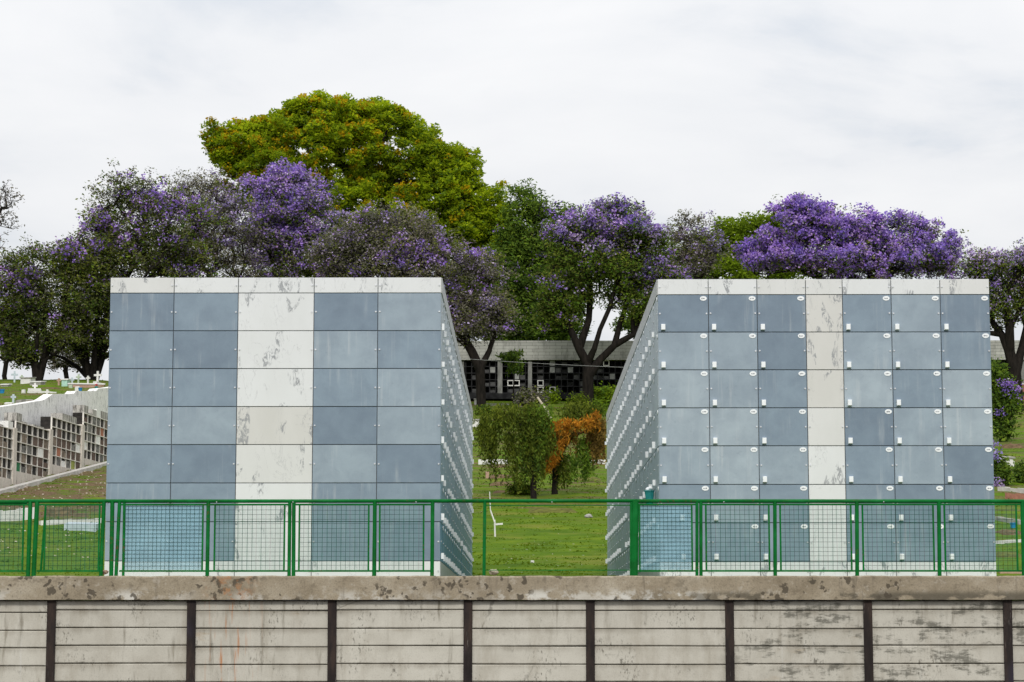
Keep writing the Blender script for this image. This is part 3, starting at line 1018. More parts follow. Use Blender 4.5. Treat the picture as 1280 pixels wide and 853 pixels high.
    for c, r in cells:
        if R.random() < 0.09: continue
        y0 = BD + 0.05 + pitch * c
        hy = y0 + 0.10 + R.uniform(-.02, .02) if side < 0 else y0 + pitch - 0.17 + R.uniform(-.02, .02)
        z0 = zr[r + 1] + 0.035 + R.uniform(-.01, .015)
        pr = R.uniform(0.046, 0.062)
        a, bb = fx + sx * 0.0045, fx + sx * pr
        tgt = MB() if n < budget else rest
        hz = R.uniform(0.085, 0.12)
        tgt.box(min(a, bb), max(a, bb), hy, hy + R.uniform(0.06, 0.085), z0, z0 + hz)
        if n < budget: tgt.build("flower_holder", MAT["white_tag"], root)
        n += 1
        py = y0 + (pitch - 0.09 if side < 0 else 0.09)
        pz = zr[r] - 0.066
        k = len(plates.v)
        for xx in (a, fx + sx * 0.014):
            for i in range(10):
                t = 2 * PI * i / 10
                plates.v.append((xx, py + 0.06 * math.cos(t), pz + 0.041 * math.sin(t)))
        plates.f.append(tuple(k + 10 + i for i in range(10))); plates.mi.append(0)
        for i in range(10):
            j = (i + 1) % 10
            plates.f.append((k + i, k + j, k + 10 + j, k + 10 + i)); plates.mi.append(0)
        for yy in (y0 + 0.035, y0 + pitch - 0.035):
            zz = (zr[r] + zr[r + 1]) / 2
            plates.tube((a, yy, zz), (fx + sx * 0.02, yy, zz), 0.0125, k=6, m=1)
    if rest.f:
        o = rest.build("flower_holder", MAT["white_tag"], root)
        tag(o, kind="stuff")
    o = plates.build("number_plates_and_bolts", [MAT["white_tag"], MAT["zinc"]], root)
    tag(o, kind="stuff")
    return root, x, zr


LT = [[0, 1, 0, 0, 2], [1, 0, 0, 2, 1], [1, 1, 0, 1, 2], [2, 2, 0, 0, 2], [1, 0, 0, 2, 0], [1, 1, 0, 1, 1], [2, 1, 0, 1, 0]]
RT = [[0, 0, 0, 0, 1, 2, 0], [2, 2, 0, 0, 2, 2, 1], [3, 2, 1, 0, 3, 1, 3], [3, 3, 1, 0, 0, 2, 3], [2, 3, 2, 0, 1, 2, 0], [1, 2, 1, 0, 1, 0, 0], [1, 1, 1, 0, 1, 1, 1]]
LBX = [136.2, 216.5, 297, 392, 472, 551.5]
RBX = [822.5, 886, 947, 1008, 1054, 1115, 1176.5, 1238.5]
LB = niche_block(-1, LBX, [366.5, 413.7, 461, 508.5, 556, 604, 652.5, 701.5], 347.3, 24.4, LT, 2,
                 "blue grey panelled burial niche block with plain panels and a wide white stone stripe", False)
RB = niche_block(1, RBX, [368.5, 415.3, 462.5, 510, 557.5, 605.8, 653.6, 702.5], 349.2, 24.9, RT, 3,
                 "blue grey burial niche block with oval number plates and white holders on its front", True)

# teal flower pot standing at the corner of the numbered block
p = at(816, 622, 40.7)
pot = empty("flower_pot", (RB[1][0] - 0.11, 40.7, p.z - 0.12), "teal flower pot hung low on the side wall of the block with number plates", "flower pot")
b = MB(); q = Vector((RB[1][0] - 0.11, 40.7, p.z))
b.tube(q + Vector((0, 0, -0.12)), q + Vector((0, 0, 0.10)), 0.06, 0.085, 12)
b.tube(q + Vector((0, 0, 0.101)), q + Vector((0, 0, 0.12)), 0.095, 0.095, 12)
b.build("pot", MAT["teal"], pot)
b = MB()
for i in range(6):
    a = R.uniform(0, 2 * PI)
    b.ball((q.x + 0.04 * math.cos(a), q.y + 0.04 * math.sin(a), q.z + 0.14 + R.uniform(0, 0.04)), 0.03)
    b.tube(q + Vector((0, 0, 0.10)), (q.x + 0.04 * math.cos(a), q.y + 0.04 * math.sin(a), q.z + 0.14), 0.006, k=4)
b.build("bouquet", MAT["white_tag"], pot)

# ------------------------------------------------------------------ left ossuary terraces
def build_ossuary():
    # sections along the line; t in metres from LP0
    def P(t, s=0.0):
        q = LP0 + LD * t + LN * s
        return q

    def t_of_px(px):
        # where the vertical plane of the line is met by this pixel column
        d = ray(px, 560)
        # solve d.x/d.y * y = x on line
        k = d.x / d.y
        # LP0.x + LD.x t = k (LP0.y + LD.y t)
        return (LP0.x - k * LP0.y) / (k * LD.y - LD.x)
    covers = [("cover_grey", 24), ("cover_tan", 14), ("cover_brown", 18), ("recess", 34), ("whitewash", 5)]
    bag = [n for n, w in covers for _ in range(w)]
    secs = [(-46, -2), (-2, 19.5), (19.5, 64.5), (64.5, 104), (104, 138), (138, 168)]
    group = "stepped ossuary walls up the left slope"
    labels = [None,
              "cut-off ossuary wall lowest on the slope, leftmost of the stepped four",
              "cream ossuary wall with a green niche cover, second lowest on the slope",
              "cream ossuary wall with a lime yellow niche cover near its base",
              "highest visible ossuary wall, next to the blue grey block, with a terracotta cover"]
    L3 = Vector((LD.x, LD.y, 0)); N3 = Vector((LN.x, LN.y, 0))
    for i, (pa, pb) in enumerate(secs[:5]):
        if i == 0: continue
        t0, t1 = t_of_px(pa), t_of_px(pb)
        if i == 1: t0 = t1 - 4.3
        a = P(t0); c = P(t1)
        zbase = H(a.x + 0.4, a.y) - 0.3
        rows = 5
        rh = 0.43
        rp = {1: (16, 599.5), 2: (22, 589.4), 3: (67, 581), 4: (105.5, 573)}[i]
        zfirst = at(rp[0], rp[1], P(t_of_px(rp[0])).y).z
        ztop = zfirst + rows * rh
        root = empty("ossuary_wall", (a.x, a.y, zbase), labels[i], "ossuary", group)
        L = t1 - t0
        dep = 0.55

        def slab(m, ta, tb, sa, sb, za, zb_, mi=0):
            cc = P((ta + tb) / 2, (sa + sb) / 2)
            m.obox((cc.x, cc.y, (za + zb_) / 2), L3 * ((tb - ta) / 2), N3 * ((sb - sa) / 2), Vector((0, 0, (zb_ - za) / 2)), mi)
        pil = 0.42
        m = MB()
        # end pillar (at the uphill end), base plinth, back, shelves and dividers
        slab(m, t1 - pil, t1, -0.06, dep, zbase, ztop + 0.06)
        slab(m, t0, t1 - pil, -0.03, dep, zbase, zfirst)
        m.build("plinth", MAT["cream"], root)
        m = MB()
        slab(m, t0, t1 - pil - 0.002, 0.075, dep, zfirst + 0.002, ztop)
        m.build("back", MAT["recess"], root)
        m = MB()
        n = 6
        w = (L - pil) / n
        for r in range(1, rows + 1):
            slab(m, t0, t1 - pil - 0.002, -0.012, 0.074, zfirst + r * rh - 0.032, zfirst + r * rh)
        for c in range(n + 1):
            tt = t0 + w * c
            slab(m, max(t0, tt - 0.02), min(t1 - pil - 0.002, tt + 0.02), 0.0, 0.073, zfirst + 0.002, ztop - 0.037)
        m.build("shelf_grid", MAT["niche_white"], root)
        for r in range(rows):
            for c in range(n):
                k = R.choice(bag)
                lab = None
                if i == 2 and r == 0 and c == 0: k = "cover_green"; lab = "green niche cover"
                if i == 3 and r == 0 and c == 4: k = "cover_lime"; lab = "lime yellow niche cover"
                if i == 4 and r == 3 and c == 4: k = "cover_red"; lab = "terracotta niche cover"
                if i == 3 and r == 1 and c == 1: k = "cover_red"
                if r == rows - 1 and i in (2, 3) and R.random() < 0.7: k = "recess"
                if k == "recess": continue
                m = MB()
                s = R.choice((0.015, 0.03, 0.04))
                z0 = zfirst + r * rh + 0.003
                hh = rh - 0.042 if R.random() < 0.75 else (rh - 0.04) * R.uniform(0.55, 0.85)
                slab(m, t0 + w * c + 0.023, t0 + w * (c + 1) - 0.023, s, 0.072, z0, z0 + hh)
                o = m.build("niche_cover", MAT[k], root)
                if lab: o["label"] = lab
        # rough cap course
        for q in range(n):
            if R.random() < 0.7:
                m = MB()
                slab(m, t0 + w * q, t0 + w * (q + 1) - 0.01, 0.0, dep, ztop + 0.001, ztop + R.choice((0.06, 0.3, 0.36)))
                m.build("cap_block", MAT[R.choice(("old_wash", "old_wash", "old_wash", "whitewash"))], root)
    # kerb in front
    m = MB()
    t0, t1 = t_of_px(-40), t_of_px(150)
    N = 40
    kk = []
    for i in range(N + 1):
        t = t0 + (t1 - t0) * i / N
        row = []
        for s in (-0.95, -0.62):
            q = P(t, s); row.append((q.x, q.y, H(q.x, q.y)))
        kk.append(row)
    for i in range(N):
        a, b2 = kk[i]; c, d = kk[i + 1]
        up = 0.13
        m.poly([(a[0], a[1], a[2] + up), (c[0], c[1], c[2] + up), (d[0], d[1], d[2] + up), (b2[0], b2[1], b2[2] + up)])
        m.poly([(a[0], a[1], a[2] - 0.1), (c[0], c[1], c[2] - 0.1), (c[0], c[1], c[2] + up), (a[0], a[1], a[2] + up)])
        m.poly([(b2[0], b2[1], b2[2] + up), (d[0], d[1], d[2] + up), (d[0], d[1], d[2] - 0.1), (b2[0], b2[1], b2[2] - 0.1)])
    tag(m.build("kerb", MAT["kerb"]), kind="structure")
    # stained white retaining wall behind and above
    root = None
    top = [(-46, 514.5), (0, 509), (30, 504.5), (54, 500.5), (57, 499), (66, 493), (92, 492.5), (95, 489), (120, 489), (123, 486), (136, 485), (175, 479), (210, 474)]
    pts = []
    for px, py in top:
        d = ray(px, py); k = d.x / d.y
        o = LP0 + LN * 1.22
        t = (o.x - k * o.y) / (k * LD.y - LD.x)
        q = o + LD * t
        z = at(px, py, q.y).z
        pts.append((q.x, q.y, z))
    a = pts[0]
    root = empty("terrace_wall", (a[0], a[1], H(a[0] + 1.5, a[1])), "stained white terrace wall stepping up behind the ossuary walls", "wall")
    m = MB()
    th = 0.45
    for (p0, p1) in zip(pts[:-1], pts[1:]):
        n3 = Vector((LN.x, LN.y, 0)) * th
        zb0, zb1 = H(p0[0] + 1.6, p0[1]) - 0.4, H(p1[0] + 1.6, p1[1]) - 0.4
        A = [Vector((p0[0], p0[1], zb0)), Vector((p1[0], p1[1], zb1)), Vector(p1), Vector(p0)]
        B = [q + n3 for q in A]
        m.poly(A); m.poly([B[1], B[0], B[3], B[2]]); m.poly([A[3], A[2], B[2], B[3]])
        m.poly([A[0], A[3], B[3], B[0]]); m.poly([A[2], A[1], B[1], B[2]])
    m.build("wall_face", MAT["terrace_wash"], root)


build_ossuary()

# ------------------------------------------------------------------ rear columbarium
def build_columbarium():
    D = 177.0
    s = D / F
    x0, x1 = at(470, 470, D).x, at(1330, 470, D).x
    zt = at(690, 426.5, D).z
    zp = at(690, 450.5, D).z
    zb = at(690, 494, D).z - 0.3
    root = empty("columbarium", ((x0 + x1) / 2, D, zb), "long blackened columbarium with a grey blockwork parapet across the back of the cemetery", "columbarium")
    m = MB()
    m.box(x0, x1, D - 0.25, D + 1.6, zp, zt)
    m.build("parapet", MAT["blockwork"], root)
    m = MB()
    m.box(x0, x1, D + 0.72, D + 1.5, zb, zp - 0.004)
    m.build("back", MAT["soot"], root)
    rows = 5
    rh = (zp - at(690, 492, D).z) / rows
    cw = 0.46
    zf = zp - rows * rh
    m = MB()
    m.box(x0, x1, D - 0.1, D + 0.716, zb, zf)
    m.build("plinth", MAT["soot"], root)
    m = MB()
    pil = [(622, 628), (660, 665), (575, 580), (800, 805), (1225, 1231), (1275, 1281)]
    pw = [(at(a, 470, D).x, at(b, 470, D).x) for a, b in pil]
    nc = int((x1 - x0) / cw)
    for r in range(rows):
        m.box(x0, x1, D, D + 0.71, zf + r * rh + 0.002, zf + r * rh + 0.07)
    for c in range(nc + 1):
        x = x0 + c * cw
        if any(a - 0.1 < x < b + 0.1 for a, b in pw): continue
        m.box(x - 0.035, x + 0.035, D + 0.012, D + 0.70, zf + 0.003, zp - 0.006)
    m.build("niche_grid", MAT["soot"], root)
    for i, (a, b2) in enumerate(pw):
        m = MB(); m.box(a, b2, D - 0.06, D + 0.6, zb + 0.1, zp - 0.008)
        m.build("pillar", MAT["grey_pillar"], root)
    def cell(px, py):
        q = at(px, py, D)
        c = int((q.x - x0) / cw); r = int((q.z - zf) / rh)
        return c, r
    vis = [c for c in range(nc) if 583 < 640 + 0 and (at(585, 470, D).x < x0 + c * cw < at(775, 470, D).x or at(1240, 470, D).x < x0 + c * cw < at(1285, 470, D).x)]
    pale = {cell(615, 467), cell(649, 463), cell(642, 463), cell(670, 464), cell(691, 458), cell(691, 464), cell(646, 470), cell(714, 465), cell(766, 474)}
    frames = {cell(675, 480), cell(692, 486), cell(640, 477), cell(647, 477), cell(632, 477), cell(632, 485), cell(759, 457), cell(782, 457), cell(676, 488), cell(1258, 468)}
    used = 0
    for c in vis:
        for r in range(rows):
            xa, xb = x0 + c * cw + 0.04, x0 + (c + 1) * cw - 0.04
            if any(a - 0.05 < xb and xa < b2 + 0.05 for a, b2 in pw): continue
            za, zc = zf + r * rh + 0.072, zf + (r + 1) * rh - 0.004
            k = (c, r)
            if k in frames:
                m = MB(); t = 0.06
                for (u0, u1, w0, w1) in ((xa - .05, xb + .05, zc - t, zc), (xa - .05, xb + .05, za - 0.02, za + t), (xa - .05, xa + 0.02, za + t, zc - t), (xb - 0.02, xb + .05, za + t, zc - t)):
                    m.box(u0, u1, D - 0.05, D - 0.003, w0, w1)
                m.build("niche_frame", MAT["white_paint"], root)
            elif k in pale or R.random() < 0.42:
                if used > 90 and k not in pale: continue
                used += 1
                m = MB(); dd = R.uniform(0.05, 0.4) if k not in pale else 0.02
                m.box(xa, xb, D + dd, D + dd + 0.05, za + 0.004, zc - (0.02 if k in pale else R.uniform(0.03, 0.2)))
                m.build("niche_cover", MAT["pale_slab"] if k in pale else MAT["dull_slab"], root)


build_columbarium()

# utility cable crossing in front of it
def build_cable():
    D = 162.0
    A, B2 = at(520, 444, D), at(870, 462, D)
    root = empty("cable_line", (A.x, A.y, H(A.x, A.y)), "thin pale cable slung across the gap in front of the columbarium", "cable")
    m = MB(); prev = None
    for i in range(25):
        t = i / 24
        q = A.lerp(B2, t); q.z -= 0.15 * 4 * t * (1 - t)
        if prev: m.tube(prev, q, 0.011, k=5, caps=False)
        prev = q
    m.build("cable", MAT["cable"], root)
    for q in (A, B2):
        m = MB(); m.tube((q.x, q.y, H(q.x, q.y) - 0.3), (q.x, q.y, q.z + 0.15), 0.09, 0.07, 8)
        m.build("pole", MAT["bark_grey"], root)


build_cable()

# ------------------------------------------------------------------ trees
class Skeleton:
    def __init__(self):
        self.p = []; self.par = []; self.fix = []

    def add(self, pos, parent, r=None):
        self.p.append(np.array(pos, dtype=float)); self.par.append(parent); self.fix.append(r)
        return len(self.p) - 1


def grow(sk, targets, rng, seg=0.9, wob=0.18, start=0, lift=0.15):
    """join every target to the nearest suitable node, growing wavy branches"""
    P = np.array(sk.p)
    plen = np.zeros(len(sk.p))
    for i in range(len(sk.p)):
        if sk.par[i] >= 0: plen[i] = plen[sk.par[i]] + np.linalg.norm(P[i] - P[sk.par[i]])
    P = list(P); plen = list(plen)
    ref = np.array(sk.p[start])
    order = np.argsort(np.linalg.norm(targets - ref, axis=1))
    ends = []
    for k in order:
        T = targets[k]
        A = np.array(P)
        d = np.linalg.norm(A - T, axis=1)
        cost = d + 0.28 * np.array(plen) + np.maximum(0, A[:, 2] - T[2]) * 0.8
        cost[:start] += 3.0
        j = int(np.argmin(cost))
        a = A[j]
        L = d[j]
        n = max(1, int(L / seg))
        cur = j
        for i in range(1, n + 1):
            t = i / n
            q = a + (T - a) * t
            if i < n:
                q = q + rng.normal(0, wob * min(1.0, L * 0.3), 3)
                q[2] += lift * L * 0.25 * math.sin(PI * t)
            cur = sk.add(q, cur)
            P.append(q); plen.append(plen[sk.par[cur]] + np.linalg.norm(q - P[sk.par[cur]]))
        ends.append(cur)
    return ends


def skeleton_mesh(sk, rbase, rtip=0.018, power=0.46):
    n = len(sk.p)
    cnt = np.zeros(n)
    kids = np.zeros(n, int)
    for i in range(n):
        if sk.par[i] >= 0: kids[sk.par[i]] += 1
    for i in range(n - 1, -1, -1):
        if kids[i] == 0: cnt[i] += 1
        if sk.par[i] >= 0: cnt[sk.par[i]] += cnt[i]
    cm = max(cnt.max(), 2)
    rad = rtip + (rbase - rtip) * ((cnt - 1) / (cm - 1)) ** power
    m = MB()
    for i in range(n):
        if sk.fix[i]: rad[i] = max(rad[i], sk.fix[i])
    for i in range(n):
        j = sk.par[i]
        if j < 0: continue
        ra = min(rad[j], rad[i] * 1.5)
        k = 8 if rad[i] > 0.12 else (5 if rad[i] > 0.05 else 3)
        a = Vector(sk.p[j]); b = Vector(sk.p[i])
        d = (b - a)
        if d.length > 1e-4: b = b + d.normalized() * rad[i] * 0.35
        m.tube(a, b, ra, rad[i], k, caps=False)
    return m


def leaf_quads(centres, rng, size, aspect=0.45, up=0.35, jit=0.35, droop=0.0):
    """small pointed leaf sprays (diamonds) at random orientations"""
    n = len(centres)
    a = rng.normal(0, 1, (n, 3)); a[:, 2] = a[:, 2] * 0.6 - droop
    a /= np.linalg.norm(a, axis=1, keepdims=True)
    b = rng.normal(0, 1, (n, 3)); b[:, 2] *= (1 - up)
    b -= a * np.sum(a * b, axis=1, keepdims=True)
    b /= np.linalg.norm(b, axis=1, keepdims=True) + 1e-9
    s = size * rng.uniform(1 - jit, 1 + jit, (n, 1))
    nrm = np.cross(a, b)
    v = np.stack([centres - a * s, centres + b * s * aspect + nrm * s * 0.15, centres + a * s, centres - b * s * aspect + nrm * s * 0.15], 1)
    return v


def blob_points(blobs, n, rng, d, shell=0.6, inset=0.0):
    """blobs: (cx, cy, rx, ry [, depth offset, depth ratio]) in photo pixels at depth d"""
    w = np.array([b[2] * b[3] for b in blobs], float); w /= w.sum()
    pts = []; outward = []
    ks = rng.choice(len(blobs), n, p=w)
    for k in ks:
        b = blobs[k]
        D = d + (b[4] if len(b) > 4 else 0)
        dr = b[5] if len(b) > 5 else 0.8
        c = at(b[0], b[1], D)
        s = D / F
        u = rng.normal(0, 1, 3); u /= np.linalg.norm(u)
        r = rng.uniform(0, 1) ** (1 / 3) * (1 - shell) + shell * rng.uniform(0.72, 1.0)
        r = min(r, 1.0)
        rx = max(b[2] - inset, b[2] * 0.5); ry = max(b[3] - inset, b[3] * 0.5)
        pts.append((c.x + u[0] * r * rx * s, c.y + u[1] * r * rx * s * dr, c.z + u[2] * r * ry * s))
        outward.append(u)
    return np.array(pts), np.array(outward)


SP = 1.2
LK, LS, BK, BS = 1.2, 0.60, 1.8, 0.62      # leaf and blossom counts and sizes
INSET = 9.0                                # clumps reach this far past their blob


def tree(name, label, d, base_px, blobs, n, leaves, r_trunk, limbs=None, group="trees on the cemetery hill", seed=1, bloom=None, bark="bark",
         shell=0.5, twigs=3, twig_len=0.9, spread=0.75, flat=0.65, leaf_mix=None, base_y=None, fork=0.42, wob=0.2, tipr=0.018, cat="tree"):
    d = d * DS
    rng = np.random.default_rng(seed)
    bx = at(base_px, 470, d).x
    bz = H(bx, d) - 0.15
    root = empty(name, (bx, d, bz), label, cat, group)
    sk = Skeleton()
    if limbs:
        start = 0
        heads = {}
        for poly in limbs:
            par = -1
            for i, (px, py, dd, rr) in enumerate(poly):
                key = (px, py)
                if key in heads:
                    par = heads[key]; continue
                q = at(px, py, d + dd)
                if not sk.p: q.z = bz
                par = sk.add(q, par if par >= 0 else (0 if sk.p else -1), rr)
                heads[key] = par
        start = 1
    else:
        top = max(at(b[0], b[1] - b[3], d).z for b in blobs)
        cx = sum(at(b[0], b[1], d).x for b in blobs) / len(blobs)
        sk.add((bx, d, bz), -1)
        hh = (top - bz) * fork
        cur = 0
        for i in range(1, 5):
            t = i / 4
            cur = sk.add((bx + (cx - bx) * 0.35 * t + rng.normal(0, 0.08), d + rng.normal(0, 0.08), bz + hh * t), cur)
        start = cur
    pts, outw = blob_points(blobs, n, rng, d, shell, INSET)
    low = H(bx, d) + 0.6
    pts[:, 2] = np.maximum(pts[:, 2], low)
    grow(sk, pts, rng, 0.9, wob, start if not limbs else 1)
    wood = skeleton_mesh(sk, r_trunk, tipr)
    tips = []
    for p in pts:
        for q in range(twigs):
            dv = rng.normal(0, 1, 3); dv[2] = abs(dv[2]) * 0.7 + 0.15
            dv = dv / np.linalg.norm(dv) * twig_len * rng.uniform(0.5, 1.2)
            e = p + dv
            mid = p + dv * 0.5 + rng.normal(0, 0.07, 3)
            wood.tube(p, mid, tipr * 0.85, tipr * 0.7, 3, caps=False)
            wood.tube(mid, e, tipr * 0.7, tipr * 0.35, 3, caps=False)
            tips.append(e)
    wood.build("trunk", MAT[bark], root, True)
    tips = np.array(tips) if tips else pts
    anchors = np.concatenate([pts, tips])
    # foliage: one crown mesh, leaf colours as materials
    vs = []; ms = []; mats = []
    for li, (mkey, per, size) in enumerate(leaves):
        keep = rng.uniform(0, 1, len(anchors)) < (1.0 if li == 0 else 0.6)
        A = anchors[keep]
        num = rng.poisson(per * LK, len(A))
        c = np.repeat(A, num, axis=0)
        u = rng.normal(0, 1, c.shape); u /= np.linalg.norm(u, axis=1, keepdims=True)
        c = c + u * rng.uniform(0, 1, (len(c), 1)) ** 0.5 * np.array([spread, spread, spread * flat]) * SP
        vs.append(leaf_quads(c, rng, size * LS)); ms.append(np.full(len(c), li)); mats.append(LEAF[mkey])
    quads_object("crown", np.concatenate(vs), mats, root, 4, np.concatenate(ms))
    vs = []; ms = []; mats = []
    for bi, (mkey, frac, per, size, regs) in enumerate(bloom or []):
        # flower heads sit on the outer tips; regs are the parts of the crown where they are dense
        keep = []
        for a in anchors:
            v = ROT.transposed() @ Vector(a - np.array([0, 0, EYE]))
            px = 640 + F * v.x / -v.z; py = 426.5 - F * v.y / -v.z
            w = frac
            for (cx, cy, rx, ry, amt) in regs:
                e = ((px - cx) / rx) ** 2 + ((py - cy) / ry) ** 2
                if e < 1: w = max(w, amt * (1 - 0.5 * e))
            keep.append(rng.uniform() < w)
        A = anchors[np.array(keep)]
        if len(A) == 0: continue
        num = rng.poisson(per * BK, len(A))
        c = np.repeat(A + np.array([0, -0.2, 0.2]), num, axis=0)
        u = rng.normal(0, 1, c.shape); u /= np.linalg.norm(u, axis=1, keepdims=True)
        c = c + u * rng.uniform(0, 1, (len(c), 1)) ** 0.5 * np.array([0.52, 0.52, 0.40])
        ms.append(np.full(len(c), len(mats))); mats.append(LEAF[mkey])
        vs.append(leaf_quads(c, rng, size * BS, 0.75))
    if vs:
        quads_object("blossom", np.concatenate(vs), mats, root, 4, np.concatenate(ms))
    return root


# big yellow-green tree behind everything
tree("broad_tree", "tallest tree, a broad yellow-green dome dusted with orange flowers", 184, 440,
     [(395, 205, 120, 66), (300, 186, 50, 42), (272, 190, 26, 30), (480, 190, 88, 60), (540, 250, 72, 72), (585, 305, 62, 66), (440, 290, 150, 76), (345, 225, 74, 56), (618, 300, 32, 36), (420, 152, 74, 32), (480, 160, 50, 30), (606, 372, 46, 60), (360, 165, 56, 32), (560, 215, 40, 40), (470, 265, 60, 50), (625, 340, 36, 64), (612, 265, 34, 42), (570, 235, 44, 44), (620, 400, 34, 40), (395, 140, 50, 24), (455, 140, 50, 22)],
     1050, [("tipu", 62, 0.29), ("green", 14, 0.28)], 0.7, seed=3, shell=0.8, twigs=2, twig_len=1.0, spread=0.62, flat=0.6, fork=0.35,
     bloom=[("tipu_flower", 0.06, 20, 0.20, [(330, 205, 100, 64, 0.6), (420, 165, 110, 45, 0.5), (450, 235, 110, 50, 0.35), (310, 255, 40, 30, 0.4)])])

# left group on the terrace crest
tree("jacaranda", "olive-leaved jacaranda with two twisted dark trunks at the left edge of the picture", 147, 46,
     [(60, 345, 62, 44), (25, 385, 50, 44), (105, 330, 42, 34), (70, 395, 72, 28), (12, 350, 26, 30), (120, 370, 34, 36), (18, 430, 34, 30), (85, 425, 40, 24), (30, 448, 26, 20), (5, 410, 24, 30)],
     290, [("olive", 11, 0.19), ("deep", 6, 0.19), ("dull", 4, 0.16)], 0.34, seed=5, shell=0.3, twigs=5, twig_len=1.1, spread=0.52, tipr=0.022,
     limbs=[[(47, 474, 0, .30), (44, 455, 0, .27), (34, 436, 0, .22), (20, 408, 0, .17), (6, 388, -1, .12)],
            [(47, 474, 0, .30), (54, 452, .3, .22), (62, 430, .5, .18), (76, 408, .5, .14), (84, 384, 1, .1)],
            [(44, 455, 0, .27), (46, 432, -.6, .15), (48, 405, -1, .1)],
            [(34, 436, 0, .22), (28, 445, .4, .1), (10, 452, .6, .06)], [(54, 452, .3, .22), (58, 425, -.4, .12), (56, 400, -.6, .1)]],
     bloom=[("violet", 0.03, 10, 0.15, [(20, 350, 30, 20, 0.5), (95, 315, 30, 20, 0.35)])])
tree("jacaranda", "leaning many-stemmed jacaranda with dark limbs, directly left of the plain block", 149, 114,
     [(165, 290, 62, 62), (125, 330, 46, 50), (215, 300, 66, 70), (190, 350, 90, 60), (130, 390, 44, 40), (160, 420, 50, 30), (170, 245, 60, 30), (112, 440, 30, 22), (95, 405, 34, 30)],
     370, [("olive", 8, 0.18), ("green", 3, 0.2), ("dull", 6, 0.16)], 0.36, seed=8, shell=0.35, twigs=6, twig_len=1.3, spread=0.5, tipr=0.022,
     limbs=[[(116, 478, 0, .38), (107, 455, 0, .30), (94, 432, 0, .24), (80, 410, 0, .18), (66, 396, -1, .12)],
            [(107, 455, 0, .30), (104, 425, .4, .2), (104, 395, .8, .16), (112, 365, 1, .1)],
            [(116, 478, 0, .38), (126, 448, .6, .26), (127, 415, 1, .22), (140, 380, 1, .2), (165, 335, 1, .14), (172, 290, 1, .1)],
            [(140, 380, 1, .2), (190, 345, 2, .16), (215, 300, 2, .1)],
            [(116, 478, 0, .38), (100, 462, .7, .16), (80, 448, 1, .12), (62, 442, 1.2, .07)], [(107, 455, 0, .30), (88, 425, -.6, .18), (72, 398, -.8, .12)],
            [(116, 478, 0, .38), (118, 445, -.6, .2), (120, 410, -.8, .16), (124, 375, -1, .1)]],
     bloom=[("violet", 0.03, 10, 0.15, [(120, 285, 34, 18, 0.4), (205, 260, 40, 24, 0.35), (150, 300, 30, 20, 0.25), (235, 300, 40, 60, 0.2)])])
tree("bare_tree", "almost leafless tree reaching in over the left edge of the picture", 140, -42,
     [(-6, 258, 36, 34), (10, 272, 26, 26), (-25, 300, 40, 40)], 46, [("dull", 5, 0.16)], 0.2, seed=10, shell=0.5, twigs=4, twig_len=0.8, spread=0.3, bark="bark_grey", tipr=0.026)
tree("jacaranda", "thin-crowned twiggy jacaranda between the leaning one and the violet crown", 156, 262,
     [(262, 275, 52, 56), (240, 320, 60, 40), (285, 310, 50, 44), (260, 350, 60, 40), (245, 240, 30, 24)], 200, [("dull", 7, 0.15), ("olive", 4, 0.16)], 0.32, seed=12, shell=0.45,
     twigs=7, twig_len=1.4, spread=0.48, bark="bark_grey", tipr=0.022,
     bloom=[("violet_pale", 0.06, 8, 0.14, [(285, 270, 36, 46, 0.35)])])
tree("jacaranda", "jacaranda with a rounded violet crown in front of the yellow-green dome", 160, 372,
     [(370, 270, 66, 60), (350, 238, 46, 32), (395, 320, 74, 44), (335, 315, 50, 46), (370, 360, 80, 30)], 320, [("olive", 8, 0.18), ("dull", 8, 0.16), ("green", 4, 0.19)], 0.36, seed=14, shell=0.4,
     twigs=4, twig_len=1.0, spread=0.6,
     bloom=[("violet_pale", 0.30, 9, 0.15, [(360, 250, 75, 50, 0.7)]), ("violet", 0.10, 12, 0.15, [(355, 238, 66, 34, 0.85), (345, 290, 60, 44, 0.4)])])
tree("jacaranda", "dull grey-green jacaranda going to seed, its trunk beside the plain block's far corner", 153, 602,
     [(500, 310, 66, 52), (450, 300, 50, 42), (560, 340, 56, 50), (590, 390, 46, 44), (480, 355, 70, 34), (425, 330, 40, 40), (608, 340, 28, 30), (600, 400, 44, 40), (570, 415, 36, 30), (625, 405, 24, 30), (545, 390, 40, 40)], 380, [("dull", 12, 0.16), ("olive", 8, 0.17)], 0.34, seed=16, shell=0.35,
     twigs=6, twig_len=1.2, spread=0.55,
     limbs=[[(602, 493, 0, .34), (600, 462, 0, .28), (590, 440, 0, .2), (578, 420, 0, .16), (540, 385, 1, .14), (500, 350, 1, .12)],
            [(600, 462, 0, .28), (612, 438, .3, .18), (618, 415, .5, .12)]],
     bloom=[("violet_pale", 0.14, 8, 0.14, [(500, 310, 90, 50, 0.14)]), ("violet", 0.03, 11, 0.15, [(510, 322, 34, 20, 0.4), (600, 308, 20, 18, 0.3), (585, 370, 50, 40, 0.08)])])

